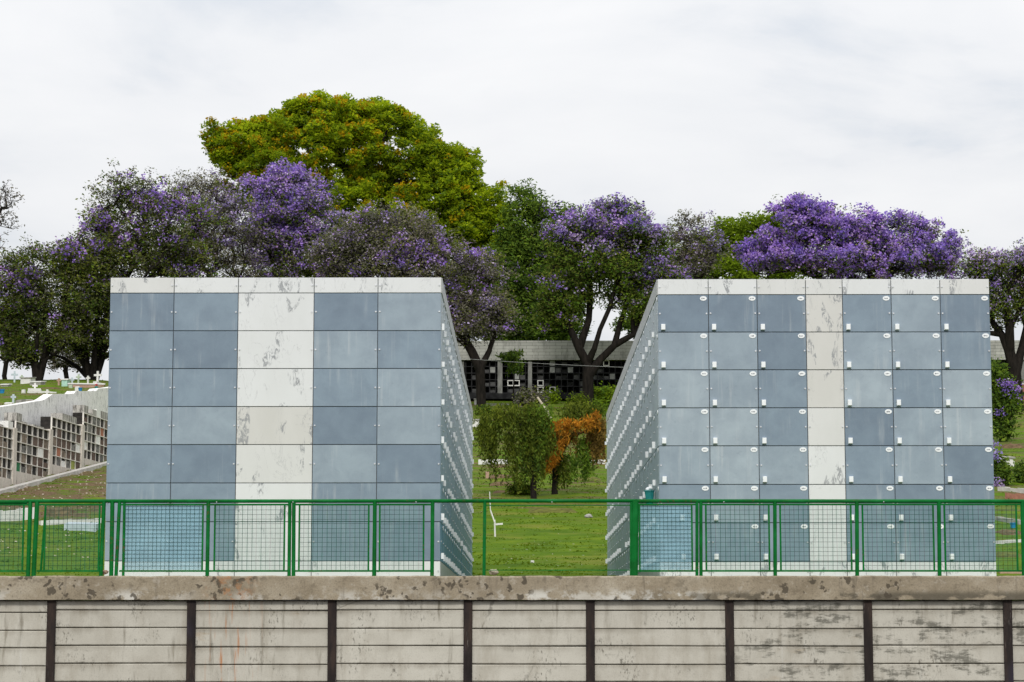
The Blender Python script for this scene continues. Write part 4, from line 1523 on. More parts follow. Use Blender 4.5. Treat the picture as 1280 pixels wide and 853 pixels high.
# centre
tree("evergreen_tree", "deep green leafy tree between the yellow-green dome and the central jacaranda", 176, 660,
     [(655, 262, 36, 34), (680, 300, 50, 52), (650, 340, 40, 60), (690, 370, 50, 50), (640, 400, 40, 34), (715, 290, 34, 36), (680, 405, 50, 24), (640, 330, 34, 60), (690, 420, 26, 20), (625, 385, 44, 44), (660, 410, 50, 26), (700, 345, 44, 60), (705, 400, 36, 30), (672, 424, 50, 18), (640, 424, 34, 18), (705, 418, 26, 18)], 560, [("deep", 20, 0.25), ("green", 22, 0.26)], 0.45, seed=18, shell=0.5,
     twigs=2, twig_len=1.0, spread=0.7,
     bloom=[("violet", 0.02, 8, 0.15, [(690, 285, 30, 30, 0.4), (670, 355, 44, 40, 0.22)])])
tree("jacaranda", "central jacaranda with a forked black trunk standing before the columbarium", 157, 736,
     [(760, 290, 66, 42), (715, 300, 46, 36), (800, 310, 46, 36), (745, 345, 74, 36), (705, 370, 40, 40), (820, 350, 44, 34), (790, 375, 46, 26), (745, 330, 60, 34), (690, 385, 30, 36), (830, 385, 30, 30), (800, 395, 26, 22), (690, 405, 26, 22)], 430, [("olive", 9, 0.19), ("green", 11, 0.20), ("deep", 6, 0.19)], 0.4, seed=20, shell=0.4,
     twigs=4, twig_len=1.0, spread=0.58,
     limbs=[[(735, 494, 0, .42), (735, 470, 0, .36), (734, 455, 0, .34), (724, 436, 0, .27), (713, 412, 0, .22), (704, 392, 0, .16), (700, 365, 0, .1)],
            [(735, 470, 0, .36), (750, 450, .2, .28), (768, 432, .2, .24), (792, 418, 0, .2), (822, 416, 0, .17), (845, 400, 0, .12)],
            [(734, 455, 0, .34), (743, 436, -.5, .2), (750, 412, -.5, .17), (762, 385, -.5, .14), (772, 350, -.5, .1)],
            [(768, 432, .2, .24), (775, 405, .6, .15), (785, 375, .8, .12), (800, 345, 1, .08)],
            [(724, 436, 0, .27), (736, 400, .5, .15), (738, 370, .5, .12), (735, 335, .5, .1)]],
     bloom=[("violet_pale", 0.03, 9, 0.15, [(765, 282, 92, 42, 0.65), (830, 350, 44, 30, 0.3)]), ("violet", 0.03, 11, 0.15, [(760, 272, 82, 34, 0.6), (832, 342, 36, 28, 0.5), (705, 290, 30, 24, 0.4)])])
tree("bare_tree", "thin twiggy tree poking up between the two violet crowns", 170, 868,
     [(866, 290, 26, 30), (850, 310, 26, 30), (880, 315, 30, 30), (860, 340, 40, 30)], 90, [("dull", 9, 0.16), ("olive", 5, 0.17)], 0.22, seed=22, shell=0.4, twigs=5, twig_len=1.1, spread=0.42, bark="bark_grey", tipr=0.024,
     bloom=[("violet_pale", 0.16, 7, 0.14, [])])
tree("broad_tree", "bright lime-green tree rising behind the right-hand block's roof", 180, 915,
     [(925, 300, 46, 34), (955, 295, 46, 32), (895, 315, 40, 34), (900, 345, 56, 30), (985, 300, 40, 34), (940, 345, 80, 40)], 200, [("lime", 32, 0.28)], 0.5, seed=24, shell=0.6, twigs=2, spread=0.72, flat=0.55)
tree("jacaranda", "most richly flowering jacaranda, a wide violet crown above the numbered block", 164, 1060,
     [(1000, 290, 60, 40), (1060, 295, 74, 40), (1120, 305, 60, 38), (1165, 315, 46, 40), (960, 325, 50, 32), (1080, 335, 120, 34), (1180, 340, 36, 30), (1040, 320, 70, 40), (1130, 330, 60, 30), (1000, 265, 40, 20)], 480, [("olive", 8, 0.20), ("green", 4, 0.2)], 0.42, seed=26, shell=0.5,
     twigs=3, twig_len=0.9, spread=0.55,
     bloom=[("violet", 0.50, 17, 0.17, [(1010, 300, 120, 56, 0.97), (1080, 310, 90, 44, 0.8)]), ("violet_pale", 0.35, 8, 0.15, [(1160, 310, 70, 50, 0.7)])])
tree("jacaranda", "pale-flowering jacaranda with a thick dark trunk at the right edge", 152, 1272,
     [(1262, 345, 50, 36), (1235, 360, 34, 40), (1285, 370, 50, 40), (1250, 390, 46, 34), (1225, 340, 24, 22), (1290, 335, 40, 26)], 190, [("olive", 9, 0.18), ("deep", 7, 0.19), ("green", 4, 0.18)], 0.42, seed=28, shell=0.4,
     twigs=4, twig_len=1.0, spread=0.58,
     limbs=[[(1273, 504, 0, .42), (1269, 468, 0, .37), (1262, 440, 0, .3), (1252, 418, 0, .24), (1240, 402, 0, .18), (1232, 370, 0, .1)],
            [(1269, 468, 0, .37), (1277, 436, .2, .26), (1283, 408, .4, .2), (1290, 380, .4, .12)],
            [(1262, 440, 0, .3), (1262, 410, -.5, .14), (1258, 380, -.5, .1)],
            [(1252, 418, 0, .24), (1232, 416, 0, .15), (1215, 405, 0, .1)]],
     bloom=[("violet_pale", 0.3, 8, 0.15, [(1265, 332, 60, 30, 0.7)]), ("violet", 0.02, 10, 0.15, [])])


tree("broad_tree", "shadowy deep green tree behind the columbarium, next to the numbered block's far edge", 178, 812,
     [(815, 385, 44, 44), (840, 350, 44, 44), (795, 410, 36, 26), (850, 400, 40, 40), (780, 345, 36, 30)], 240, [("deep", 30, 0.25), ("green", 10, 0.25)], 0.4, seed=44, shell=0.45, twigs=2, spread=0.6)
tree("low_tree", "low twiggy tree on the terrace crest seen between the two groups of dark trunks", 162, 84,
     [(78, 440, 34, 24), (95, 455, 26, 16), (60, 430, 26, 24), (110, 430, 26, 30), (72, 460, 16, 10)], 110, [("dull", 8, 0.17), ("olive", 7, 0.17)], 0.18, seed=46, shell=0.3, twigs=4, twig_len=0.9, spread=0.5)
tree("low_tree", "low scrubby tree under the crowns at the picture's left edge, beyond the crosses", 160, 8,
     [(8, 440, 30, 22), (-10, 425, 30, 30), (28, 452, 18, 12), (20, 425, 26, 24)], 100, [("dull", 8, 0.17), ("olive", 7, 0.17)], 0.18, seed=47, shell=0.3, twigs=4, twig_len=0.9, spread=0.5)


# hanging-frond plant before the columbarium
def frond_plant():
    D = 168.6
    b0 = at(641, 490, D)
    root = empty("young_tree", (b0.x, D, H(b0.x, D)), "young tree with drooping dark leaflets in front of the columbarium's pale pillar", "tree")
    rng = np.random.default_rng(40)
    m = MB(); base = Vector((b0.x, D, H(b0.x, D) - 0.1))
    mid = at(643, 462, D); top = at(638, 440, D)
    m.tube(base, mid, 0.06, 0.05, 6); m.tube(mid, top, 0.05, 0.03, 6)
    c = []
    for k in range(34):
        st = mid.lerp(top, rng.uniform(0.0, 1.0))
        a = rng.uniform(0, 2 * PI); L = rng.uniform(0.6, 1.15)
        e = st + Vector((math.cos(a) * L, math.sin(a) * L, rng.uniform(-0.1, 0.35)))
        m.tube(st, e, 0.015, 0.008, 3, caps=False)
        for q in range(26):
            t = rng.uniform(0.2, 1)
            pp = st.lerp(e, t)
            c.append((pp.x + rng.normal(0, .09), pp.y + rng.normal(0, .09), pp.z - rng.uniform(0, 0.55) * t))
    m.build("trunk", MAT["bark"], root)
    quads_object("crown", leaf_quads(np.array(c), rng, 0.17, 0.35, droop=1.2), LEAF["deep"], root)


frond_plant()


def shrub(name, label, px, py, blobs, leaf, n, per, size, seed, group=None, bloom=None, d=None, spread=0.25, trunk=0.06, cat="shrub", twigs=2):
    rng = np.random.default_rng(seed)
    g = ground_hit(px, py) if d is None else Vector((at(px, py, d).x, d, H(at(px, py, d).x, d)))
    d = g.y
    root = empty(name, g, label, cat, group)
    pts, _ = blob_points(blobs, n, rng, d, 0.45)
    pts[:, 2] = np.maximum(pts[:, 2], np.array([H(p[0], p[1]) + 0.1 for p in pts]))
    sk = Skeleton(); sk.add((g.x, g.y, g.z - 0.1), -1); sk.add((g.x, g.y, g.z + 0.2), 0)
    grow(sk, pts, rng, 0.35, 0.06, 1)
    skeleton_mesh(sk, trunk, 0.012).build("stem", MAT["bark"], root)
    for key, pr, sz in ([(leaf, per, size)] if isinstance(leaf, str) else leaf):
        c = np.repeat(pts, rng.poisson(pr, len(pts)), axis=0)
        c = c + rng.normal(0, spread, c.shape)
        c[:, 2] = np.maximum(c[:, 2], g.z + 0.03)
        quads_object("foliage", leaf_quads(c, rng, sz), LEAF[key], root)
    if bloom:
        key, regs, pr, sz = bloom
        A = []
        for (cx, cy, rx, ry, k) in regs:
            for _ in range(k):
                q = at(cx + rng.normal(0, rx), cy + rng.normal(0, ry), d - 0.5 - rng.uniform(0, 0.4))
                A.append(tuple(q))
        c = np.repeat(np.array(A), pr, axis=0) + rng.normal(0, 0.1, (len(A) * pr, 3))
        quads_object("blossom", leaf_quads(c, rng, sz, 0.7), LEAF[key], root)
    return root


def weeping(name, label, px, py, strands, seed, limbs, extra=None, group=None):
    """small tree whose leaf strands hang straight down; strands = (cx, cy_top, rx, ry, length px, count, leaf, top spread)"""
    rng = np.random.default_rng(seed)
    g = ground_hit(px, py)
    d = g.y; s = d / F
    root = empty(name, g, label, "tree", group)
    m = MB()
    for poly in limbs:
        prev = None
        for (x, y, dd, r) in poly:
            q = at(x, y, d + dd)
            if prev: m.tube(prev[0], q, prev[1], r, 7, caps=False)
            prev = (q, r)
    mats = {}
    for (cx, cy, rx, ry, ln, cnt, key) in strands:
        for _ in range(cnt):
            u = rng.normal(0, 1, 3); u /= np.linalg.norm(u); rr = rng.uniform(0.3, 1)
            x = cx + u[0] * rx * rr; y = cy - abs(u[2]) * ry * rr; dd = u[1] * rx * s * 0.9 * rr
            top = at(x, y, d + dd - (0.9 if key == "dry" else 0))
            L = ln * s * rng.uniform(0.35, 1.1)
            k = max(4, int(L / 0.055))
            sway = rng.normal(0, 0.12, 2)
            t = np.linspace(0, 1, k)
            c = np.stack([top.x + sway[0] * t * L, top.y + sway[1] * t * L, top.z - t * L], 1)
            c += rng.normal(0, 0.045, c.shape)
            c = c[c[:, 2] > H(top.x, top.y) + 0.05]
            if len(c): mats.setdefault(key, []).append(c)
    m.build("trunk", MAT["bark"], root)
    for key, L in mats.items():
        c = np.concatenate(L)
        quads_object("foliage", leaf_quads(c, rng, 0.085, 0.32, droop=1.3), LEAF[key], root)
    return root


weeping("weeping_tree", "small weeping tree with long green curtains of leaves beside the plain block", 665, 622,
        [(616, 520, 26, 14, 48, 50, "willow"), (601, 536, 5, 10, 40, 14, "willow"), (650, 512, 32, 8, 56, 54, "willow"), (664, 530, 18, 14, 88, 70, "willow"), (676, 512, 22, 9, 60, 40, "green"), (614, 545, 8, 10, 62, 34, "willow"), (638, 545, 8, 10, 56, 30, "willow"),
         (640, 508, 36, 6, 30, 50, "willow"), (606, 530, 8, 14, 34, 18, "willow"), (680, 525, 12, 12, 50, 36, "willow"), (668, 560, 14, 10, 50, 30, "deep"), (676, 552, 12, 12, 54, 26, "deep"), (655, 548, 10, 10, 60, 20, "deep")],
        50, [[(667, 624, 0, .13), (666, 590, 0, .12), (662, 560, 0, .10), (650, 530, 0, .06), (630, 515, 0, .03)], [(666, 590, 0, .12), (676, 560, .2, .07), (672, 530, .3, .04)]], group="weeping trees on the lawn")
weeping("weeping_tree", "small weeping tree with a dried orange branch, leaning toward the numbered block", 694, 618,
        [(700, 575, 16, 12, 40, 50, "willow"), (718, 575, 16, 12, 32, 44, "green"), (728, 555, 12, 12, 30, 30, "green"), (688, 545, 14, 12, 50, 40, "dry_brown"), (708, 540, 20, 8, 30, 34, "dry_brown"),
         (744, 530, 12, 10, 50, 60, "dry_brown"), (722, 508, 24, 8, 26, 44, "willow"), (742, 508, 12, 8, 20, 20, "willow"), (692, 531, 13, 7, 16, 36, "dry"), (692, 534, 14, 8, 34, 26, "dry_brown"), (706, 528, 12, 5, 14, 36, "dry"), (712, 530, 16, 5, 30, 30, "dry_brown"), (720, 529, 12, 4, 11, 36, "dry"), (735, 525, 10, 7, 16, 30, "dry"), (745, 519, 6, 8, 18, 24, "dry"), (749, 530, 8, 9, 46, 34, "dry_brown"), (738, 534, 8, 8, 40, 30, "dry_brown"),
         (707, 543, 4, 4, 12, 34, "dry"), (701, 554, 4, 4, 12, 36, "dry"), (697, 564, 3.5, 4, 12, 34, "dry"), (692, 571, 4, 4, 12, 44, "dry"), (686, 579, 4, 3, 12, 44, "dry"), (681, 586, 3.5, 3, 9, 34, "dry"), (748, 545, 7, 6, 40, 30, "dry_brown"), (735, 575, 12, 10, 30, 36, "green"), (712, 512, 26, 8, 24, 40, "willow")],
        52, [[(693, 622, 0, .14), (694, 595, 0, .12), (700, 565, 0, .1), (716, 545, 0, .07), (742, 535, 0, .04)], [(694, 595, 0, .12), (690, 560, .2, .08), (694, 530, .3, .05)],
             [(716, 545, 0, .07), (728, 520, .2, .03)]], group="weeping trees on the lawn")

# bleached pole leaning out of the crown
b = MB(); q0 = at(692, 531, 97.6); q1 = at(672, 497, 98.6)
pole = empty("dead_branch", q0, "bleached bare branch slanting out above the dried orange foliage", "branch")
b.tube(q0, q0.lerp(q1, .5) + Vector((0.05, 0, 0.03)), 0.065, 0.055, 8); b.tube(q0.lerp(q1, .5) + Vector((0.05, 0, 0.03)), q1, 0.055, 0.045, 8)
b.tube(q0, at(694, 560, 96.6), 0.065, 0.07, 8)
b.build("wood", MAT["pale_wood"], pole)

shrub("shrub", "bright yellow-green shrub under the central jacaranda, beside its trunk", 758, 508, [(752, 496, 22, 12), (768, 500, 18, 12), (740, 500, 12, 9)], [("lime", 26, 0.14), ("green", 14, 0.14)], 60, 30, 0.13, 60)
shrub("shrub", "small yellow-green bush by the white kerb before the columbarium", 688, 505, [(689, 497, 7, 9)], "lime", 18, 26, 0.11, 61)
shrub("shrub", "dry twiggy bush in front of the columbarium's middle", 662, 510, [(664, 500, 20, 12)], [("dull", 12, 0.12), ("olive", 8, 0.12)], 60, 20, 0.12, 62, twigs=4)
shrub("shrub", "low green bush at the columbarium's foot behind the pale block corner", 604, 496, [(604, 489, 12, 8)], "green", 30, 26, 0.12, 63)
shrub("shrub", "low bush between the two weeping trees' stems and the grave mounds", 652, 618, [(648, 613, 10, 6), (656, 615, 8, 5)], [("willow", 30, 0.07), ("green", 16, 0.07)], 40, 30, 0.08, 64, spread=0.14)
shrub("shrub", "tall dark shrub with violet flowers against the numbered block's outer corner", 1250, 545, [(1248, 500, 14, 40), (1256, 520, 16, 26), (1244, 470, 9, 18), (1262, 500, 10, 18)], [("deep", 22, 0.13), ("green", 12, 0.13)], 130, 30, 0.12, 65,
      bloom=("violet", [(1262, 484, 5, 5, 20), (1252, 478, 5, 4, 10), (1249, 514, 4, 2, 5), (1272, 488, 3, 4, 7)], 7, 0.065), d=128)
shrub("shrub", "rounded green bush beside the small white tomb on the right", 1251, 606, [(1250, 592, 11, 12), (1244, 580, 6, 10)], [("deep", 26, 0.09), ("green", 14, 0.09)], 60, 26, 0.09, 66, spread=0.18,
      bloom=("violet_pale", [(1244, 568, 2, 5, 8), (1246, 604, 3, 4, 8)], 10, 0.07))
shrub("shrub", "dark bush at the right edge of the picture on the grave slope", 1282, 604, [(1280, 592, 8, 11)], "deep", 40, 30, 0.09, 67, spread=0.16)

# ------------------------------------------------------------------ graves and small things
def cross(label, px, py, hpx, mat, base=None, group=None, y1=187.0):
    g = ground_hit(px, py, 64, y1)
    s = g.y / F
    h = hpx * s
    root = empty("grave_cross", g, label, "cross", group)
    m = MB()
    w = h * 0.30; t = max(0.05, h * 0.075)
    a = R.uniform(-0.3, 0.3)
    ax = Vector((math.cos(a), math.sin(a), 0)); ay = Vector((-math.sin(a), math.cos(a), 0))
    m.obox(g + Vector((0, 0, h / 2 - 0.1)), ax * t, ay * t, Vector((0, 0, h / 2 + 0.1)))
    m.obox(g + Vector((0, 0, h * 0.68)), ax * w, ay * (t * 0.94), Vector((0, 0, t)))
    m.build("cross", MAT[mat], root)
    if base:
        m = MB()
        bw, bh = base
        m.obox(g + ay * -0.0 + Vector((0, 0, bh * s / 2 - 0.05)), ax * (bw * s / 2), ay * 0.55, Vector((0, 0, bh * s / 2 + 0.05)))
        m.build("base", MAT["white_paint"], root)
    return root


def tomb(label, px, py, wpx, hpx, mat, depth=0.9, cap=True, name="tomb", lean=0.0, y1=187.0, cat="tomb"):
    g = ground_hit(px, py, 64, y1)
    s = g.y / F
    w, h = wpx * s, hpx * s
    root = empty(name, g, label, cat)
    m = MB()
    a = R.uniform(-0.15, 0.15)
    ax = Vector((math.cos(a), math.sin(a), lean)); ay = Vector((-math.sin(a), math.cos(a), 0.13))
    c = g + Vector((0, depth / 2, h / 2 - 0.12))
    m.obox(c, ax * (w / 2), ay * (depth / 2), Vector((0, 0, h / 2 + 0.12)))
    m.build("body", MAT[mat], root)
    if cap:
        m = MB()
        m.obox(g + Vector((0, depth / 2, h + 0.032)), ax * (w / 2 + 0.05), ay * (depth / 2 + 0.05), Vector((0, 0, 0.03)))
        m.build("lid", MAT["white_paint" if mat != "white_paint" else "stone"], root)
    return root


def strip(label, px0, py0, px1, py1, hpx, mat, depth=0.3, name="grave_kerb", cat="grave edging"):
    """low kerb lying along the slope between two pixels"""
    a = ground_hit(px0, py0); b2 = ground_hit(px1, py1)
    if abs(a.y - b2.y) > 4: b2 = Vector((at(px1, py1, a.y).x, a.y, H(at(px1, py1, a.y).x, a.y)))
    s = a.y / F; h = hpx * s
    root = empty(name, a, label, cat)
    m = MB(); N = 8
    for i in range(N):
        p0 = a.lerp(b2, i / N); p1 = a.lerp(b2, (i + 1) / N)
        z0 = H(p0.x, p0.y); z1 = H(p1.x, p1.y)
        hh = h * R.uniform(0.8, 1.1)
        d3 = (p1 - p0); d3.z = 0; d3.normalize()
        nn = Vector((-d3.y, d3.x, 0)) * (depth / 2)
        cc = (p0 + p1) / 2; cc.z = (z0 + z1) / 2 + hh / 2 - 0.12
        m.obox(cc, (p1 - p0) * 0.492, nn, Vector((0, 0, hh / 2 + 0.12)))
    m.build("edging", MAT[mat], root)
    return root


def mound(label, px, py, wpx, hpx, mat="terrain", depth=0.8):
    g = ground_hit(px, py); s = g.y / F
    root = empty("grave_mound", g, label, "grave")
    m = MB(); n = 14; rows = 6
    w = wpx * s / 2; h = hpx * s
    idx = []
    for j in range(rows + 1):
        v = -1 + 2 * j / rows
        row = []
        for i in range(n + 1):
            u = -1 + 2 * i / n
            x = g.x + u * w; y = g.y + 0.5 + v * depth * (0.9 + 0.2 * mnoise.noise(Vector((u * 3, v * 2, px))))
            e = max(0, 1 - abs(u) ** 4) * max(0, 1 - v * v)
            z = H(x, y) - 0.05 + h * e * (0.9 + 0.3 * mnoise.noise(Vector((u * 4, v * 3, py))))
            row.append(len(m.v)); m.v.append((x, y, z))
        idx.append(row)
    for j in range(rows):
        for i in range(n):
            m.f.append((idx[j][i], idx[j][i + 1], idx[j + 1][i + 1], idx[j + 1][i])); m.mi.append(0)
    m.build("earth", MAT[mat], root, True)


MAT["beige_petal"] = simple("faded_petals", (0.55, 0.48, 0.40), (0.4, 0.34, 0.28), 5, 0.9)
MAT["earth"] = simple("bare_grave_earth", (0.17, 0.115, 0.062), (0.075, 0.048, 0.026), 5, 0.95, 0.1, 0.8)
MAT["moss"] = simple("mossy_earth", (0.14, 0.15, 0.03), (0.07, 0.065, 0.02), 4, 0.95, 0.1, 0.6)

LG = "crosses on the left terrace"
cross("small white cross against the sky, farthest left on the terrace crest", 18, 478, 14, "pale_blue", None, LG)
cross("thick white cross on a broad white slab on the left terrace", 43.5, 490, 11, "white_paint", (16, 3), LG)
cross("pale blue-white cross standing low on the terrace grass at the left", 16.5, 504, 11, "pale_blue", None, LG)
cross("slim white cross just above the terrace wall's first step", 59, 497, 10, "white_paint", None, LG)
cross("pink and white cross between the dark tree trunks and the mint tomb", 73.5, 482, 9, "pinkish", None, LG)
cross("pale green cross under the leaning jacaranda", 98, 479, 11, "pale_green", None, LG)
cross("tall ornate white cross nearest the plain block on the terrace", 122, 480, 16, "white_paint", (5, 2), LG)
tomb("long white tomb on the terrace crest beneath the two twisted trunks", 33, 480, 13, 8, "white_paint")
tomb("white tomb with a grey lid at the foot of the twisted trunks", 45, 482, 14, 5, "stone")
tomb("mint and white tomb between the trunks on the left terrace", 80.5, 483, 7, 9, "mint")
tomb("low salmon wall-like tomb behind the red flowers", 107, 484, 44, 4, "pinkish", 0.6)
tomb("tilted white headstone beside the blue flower vase", 96, 489, 5.5, 6, "white_paint", 0.2, False, "headstone", 0.15, cat="headstone")
tomb("small beige headstone at the terrace wall's edge", 55, 501, 5.5, 6, "beige", 0.2, False, "headstone", cat="headstone")
tomb("mossy grey slab half sunk behind the pale blue-white cross", 24, 504, 8, 5, "stone", 0.6, False, "headstone", 0.1, cat="headstone")
tomb("flat pale slab in the grass near the blue pot at the left edge", 9, 505, 9, 2.5, "white_paint", 0.7, False, "grave_slab", cat="grave slab")
strip("white kerb running from the thick cross along the terrace", 37, 491, 68, 492, 2.2, "white_paint")
strip("pale kerb line high on the terrace between two mown rows", 84, 492.5, 92, 492, 2, "stone")
mound("brown earth mound behind the slim white cross", 42, 503, 26, 4, "earth")
mound("dark grassy mound in the middle of the left terrace", 80, 488, 26, 3, "moss")


tomb("low grey tomb with a white lid in the trees' shade at the terrace's far left", 6, 484, 9, 3.5, "stone", 0.7)
tomb("small white headstone between the blue-white cross and the thick cross", 29, 492, 4, 5, "white_paint", 0.2, False, "headstone", cat="headstone")
tomb("pale green headstone just right of the mint and white tomb", 88, 486, 4, 5, "pale_green", 0.2, False, "headstone", cat="headstone")
tomb("white slab lying among mounds in the middle of the terrace", 70, 496, 12, 2.5, "white_paint", 0.6, False, "grave_slab", cat="grave slab")
tomb("grey slab against the terrace wall's lower stretch", 33, 502, 12, 3, "stone", 0.6, False, "grave_slab", cat="grave slab")
cross("thin grey-white cross beside the mint and white tomb's headstone", 90, 481, 9, "pale_blue", None, LG)
cross("short white cross behind the salmon tomb", 110, 479, 9, "white_paint", None, LG)
cross("grey-green cross between the crest tomb and the sky", 27, 478, 9, "pale_green", None, LG)
mound("brown earth mound at the terrace's left end by the blue flower pot", 10, 497, 20, 3, "earth")
mound("mossy mound in front of the salmon tomb", 112, 489, 22, 3, "moss")
mound("long earth mound under the twisted trunks", 60, 486, 30, 2.5, "earth")
shrub("shrub", "low weedy bush on the slope left of the weeping trees' tops", 608, 520, [(606, 514, 9, 6)], [("green", 14, 0.09), ("willow", 14, 0.09)], 24, 20, 0.09, 71, spread=0.18)
shrub("shrub", "weedy bush between the bleached branch and the bright yellow-green shrub", 724, 512, [(722, 504, 14, 8)], [("willow", 18, 0.1), ("lime", 8, 0.1)], 40, 20, 0.1, 72, spread=0.2)
shrub("shrub", "low bush on the numbered block's side of the gap, above the orange foliage", 750, 520, [(748, 512, 9, 8)], [("green", 16, 0.1), ("lime", 8, 0.1)], 34, 20, 0.1, 73, spread=0.2)


def vase(label, px, py, r_px, mat, flower=None, h=1.3, y1=187.0):
    g = ground_hit(px, py, 64, y1); s = g.y / F; r = r_px * s
    root = empty("flower_vase", g, label, "vase")
    m = MB()
    m.tube(g + Vector((0, 0, -0.05)), g + Vector((0, 0, r * h)), r * 0.7, r, 10)
    m.tube(g + Vector((0, 0, r * h + 0.002)), g + Vector((0, 0, r * h + 0.04)), r * 1.12, r * 1.12, 10)
    m.build("vase", MAT[mat], root)
    if flower:
        m = MB()
        for i in range(9):
            a = R.uniform(0, 2 * PI); q = r * R.uniform(0, 1)
            c = (g.x + q * math.cos(a), g.y + q * math.sin(a), g.z + r * h + 0.1 + R.uniform(0, r * 0.9))
            m.ball(c, r * 0.35, k=7)
        m.build("bouquet", MAT[flower], root)


vase("bright blue flower pot at the left edge of the terrace grass", 2.5, 492, 3.2, "blue", None)
vase("blue vase standing on the terrace wall beside the tilted headstone", 100.3, 491, 2.4, "blue", None, 2.2)
vase("green vase of red flowers on the terrace near the plain block", 120.5, 486.5, 2.2, "teal", "red", 1.0)

# graves on the lawns either side of the blocks
mound("brown grave mound farthest up the lawn left of the weeping tree", 622, 585, 26, 4, "earth")
mound("brown grave mound second up the lawn, left of the weeping tree's stem", 625, 597, 30, 4, "earth")
mound("brown grave mound third up the lawn, with a dark shaded front", 626, 607, 30, 4.5, "earth")
mound("low bare grave patch just above the fence rail on the lawn", 628, 617, 26, 4, "earth")
mound("wide earthy ridge crossing the lawn just under the fence rail", 690, 640, 66, 5, "moss")
mound("dim bare ridge on the lawn at the weeping tree's right", 735, 600, 34, 4, "moss")
strip("white grave kerb at the top of the lawn beside the plain block", 598, 580, 634, 580, 5, "white_paint")
strip("white grave kerb on the lawn by the numbered block's far corner", 738, 579, 757, 579, 4, "white_paint")
strip("pale kerb before the columbarium, left of the dry bush", 593, 498, 635, 498, 3.2, "white_paint", 0.5)
strip("pale kerb before the columbarium, right of the dry bush", 682, 498, 716, 498, 2.6, "white_paint", 0.5)
strip("thin second kerb below the longer pale one by the columbarium", 608, 506.5, 637, 506.5, 1.8, "stone", 0.4)
tomb("little white tomb at the far corner of the plain block", 597, 506, 8, 7, "white_paint", 0.8)
tomb("white tomb half hidden by the plain block's far edge", 594, 534, 10, 9, "white_paint", 0.8)
tomb("tiny white plaque lying on the sunny lawn", 665.5, 703, 4, 1.5, "white_paint", 0.15, False, "plaque", cat="plaque")
tomb("pinkish upright headstone at the lawn's left under the weeping leaves", 609, 598, 4, 8, "pinkish", 0.2, False, "headstone", cat="headstone")
# broken white stick cross on the lawn
g = ground_hit(619, 671); s = g.y / F
root = empty("grave_cross", g, "broken white stick cross leaning on the lawn near the plain block", "cross", "lone crosses on the lawn")
m = MB()
m.tube(g + Vector((0, 0, -0.1)), g + Vector((-0.02, 0, 21 * s)), 0.030, 0.026, 7)
m.tube(g + Vector((-0.02, -0.02, 18 * s)), g + Vector((-6 * s, 0.05, 33 * s)), 0.024, 0.022, 7)
m.tube(g + Vector((-6 * s, 0.05, 33 * s)), g + Vector((-7 * s, 0.05, 56 * s)), 0.018, 0.014, 7)
m.build("stick", MAT["white_paint"], root)
m = MB(); m.obox(g + Vector((5 * s, -0.03, 15.5 * s)), Vector((4.5 * s, 0, 0.01)), Vector((0, .02, 0)), Vector((0, 0, 0.03)))
m.build("arm", MAT["white_paint"], root)
# pale stone lumps on the wall side of the lawn
def rock(label, px, py, rpx, mat, Y=None):
    if Y is None: g = ground_hit(px, py)
    else:
        g = at(px, py, Y)
    s = g.y / F; rng = random.Random(int(px))
    m = MB(); m.ball((0, 0, 0), 1, k=9)
    v = []
    for q in m.v:
        k = 1 + 0.35 * mnoise.noise(Vector(q) * 1.7 + Vector((px, 0, 0)))
        v.append((g.x + q[0] * rpx * s * k * 1.2, g.y + q[1] * rpx * s * k, g.z + rpx * s * 0.4 + q[2] * rpx * s * k * 0.7))
    m.v = v
    o = m.build("rock", MAT[mat])
    o.location = (0, 0, 0)
    tag(o, label, "rock", kind="thing")


rock("pale broken stone on the coping edge beside the plain block's corner", 617, 717.5, 5.5, "pale_wood", 33.82)
rock("pinkish broken stone on the coping by the cluster of fence posts", 130, 717.5, 4.5, "pinkish", 33.85)

rock("pale ragged stone lying in the lawn near the numbered block's far corner", 736, 648, 4.2, "stone")
# left lawn graves behind the wire
strip("broad white grave surround behind the fence at the far left", -30, 652, 36, 648, 12, "white_paint", 1.2)
strip("long low white grave surround behind the fence, left of the plain block", 50, 655, 128, 652, 3.5, "white_paint", 0.5)
tomb("lilac-white grave slab sloping behind the fence near the plain block", 100, 664, 40, 10, "pale_blue", 0.8, False, "grave_slab", -0.03, cat="grave slab")
mound("reddish earth mound behind the left fence rail", 70, 643, 44, 9, "earth")
tomb("small white headstone under the rail at the left", 83, 640, 6, 5, "white_paint", 0.2, False, "headstone", cat="headstone")
# right slope graves
tomb("small white box tomb above the right end of the fence", 1262.5, 583, 9.5, 11, "white_paint", 0.8)
strip("curved pale kerb with brick edge above the right fence rail", 1250, 613, 1290, 617, 4.5, "kerb")
strip("brick grave edge beneath the curved pale kerb on the right", 1258, 622, 1292, 624, 5, "brick")
strip("broken pale kerb below the rail at the right end", 1247, 650, 1278, 655, 4, "stone")
strip("white grave kerb behind the last bay of wire on the right", 1248, 681, 1290, 678, 4.5, "white_paint")
mound("earth mound between two kerbs at the right end", 1266, 668, 34, 6, "earth")
mound("dark grassy mound low at the right end of the fence", 1264, 696, 36, 6, "moss")
mound("brown mound upslope of the white box tomb", 1268, 560, 30, 6, "earth")
mound("mossy mound highest on the right slope below the brick pier", 1270, 535, 30, 7, "moss")
vase("blue flower pot on the right slope behind the fence", 1266.5, 660, 3.6, "blue", None)
tomb("red brick pier at the right edge behind the thick dark trunk", 1279, 512, 11, 32, "brick", 0.5, True, "pier", cat="pier")
tomb("cluster of white grave markers under the thick trunk on the right", 1262, 513, 16, 5, "white_paint", 0.5, False, "headstone", cat="headstone")
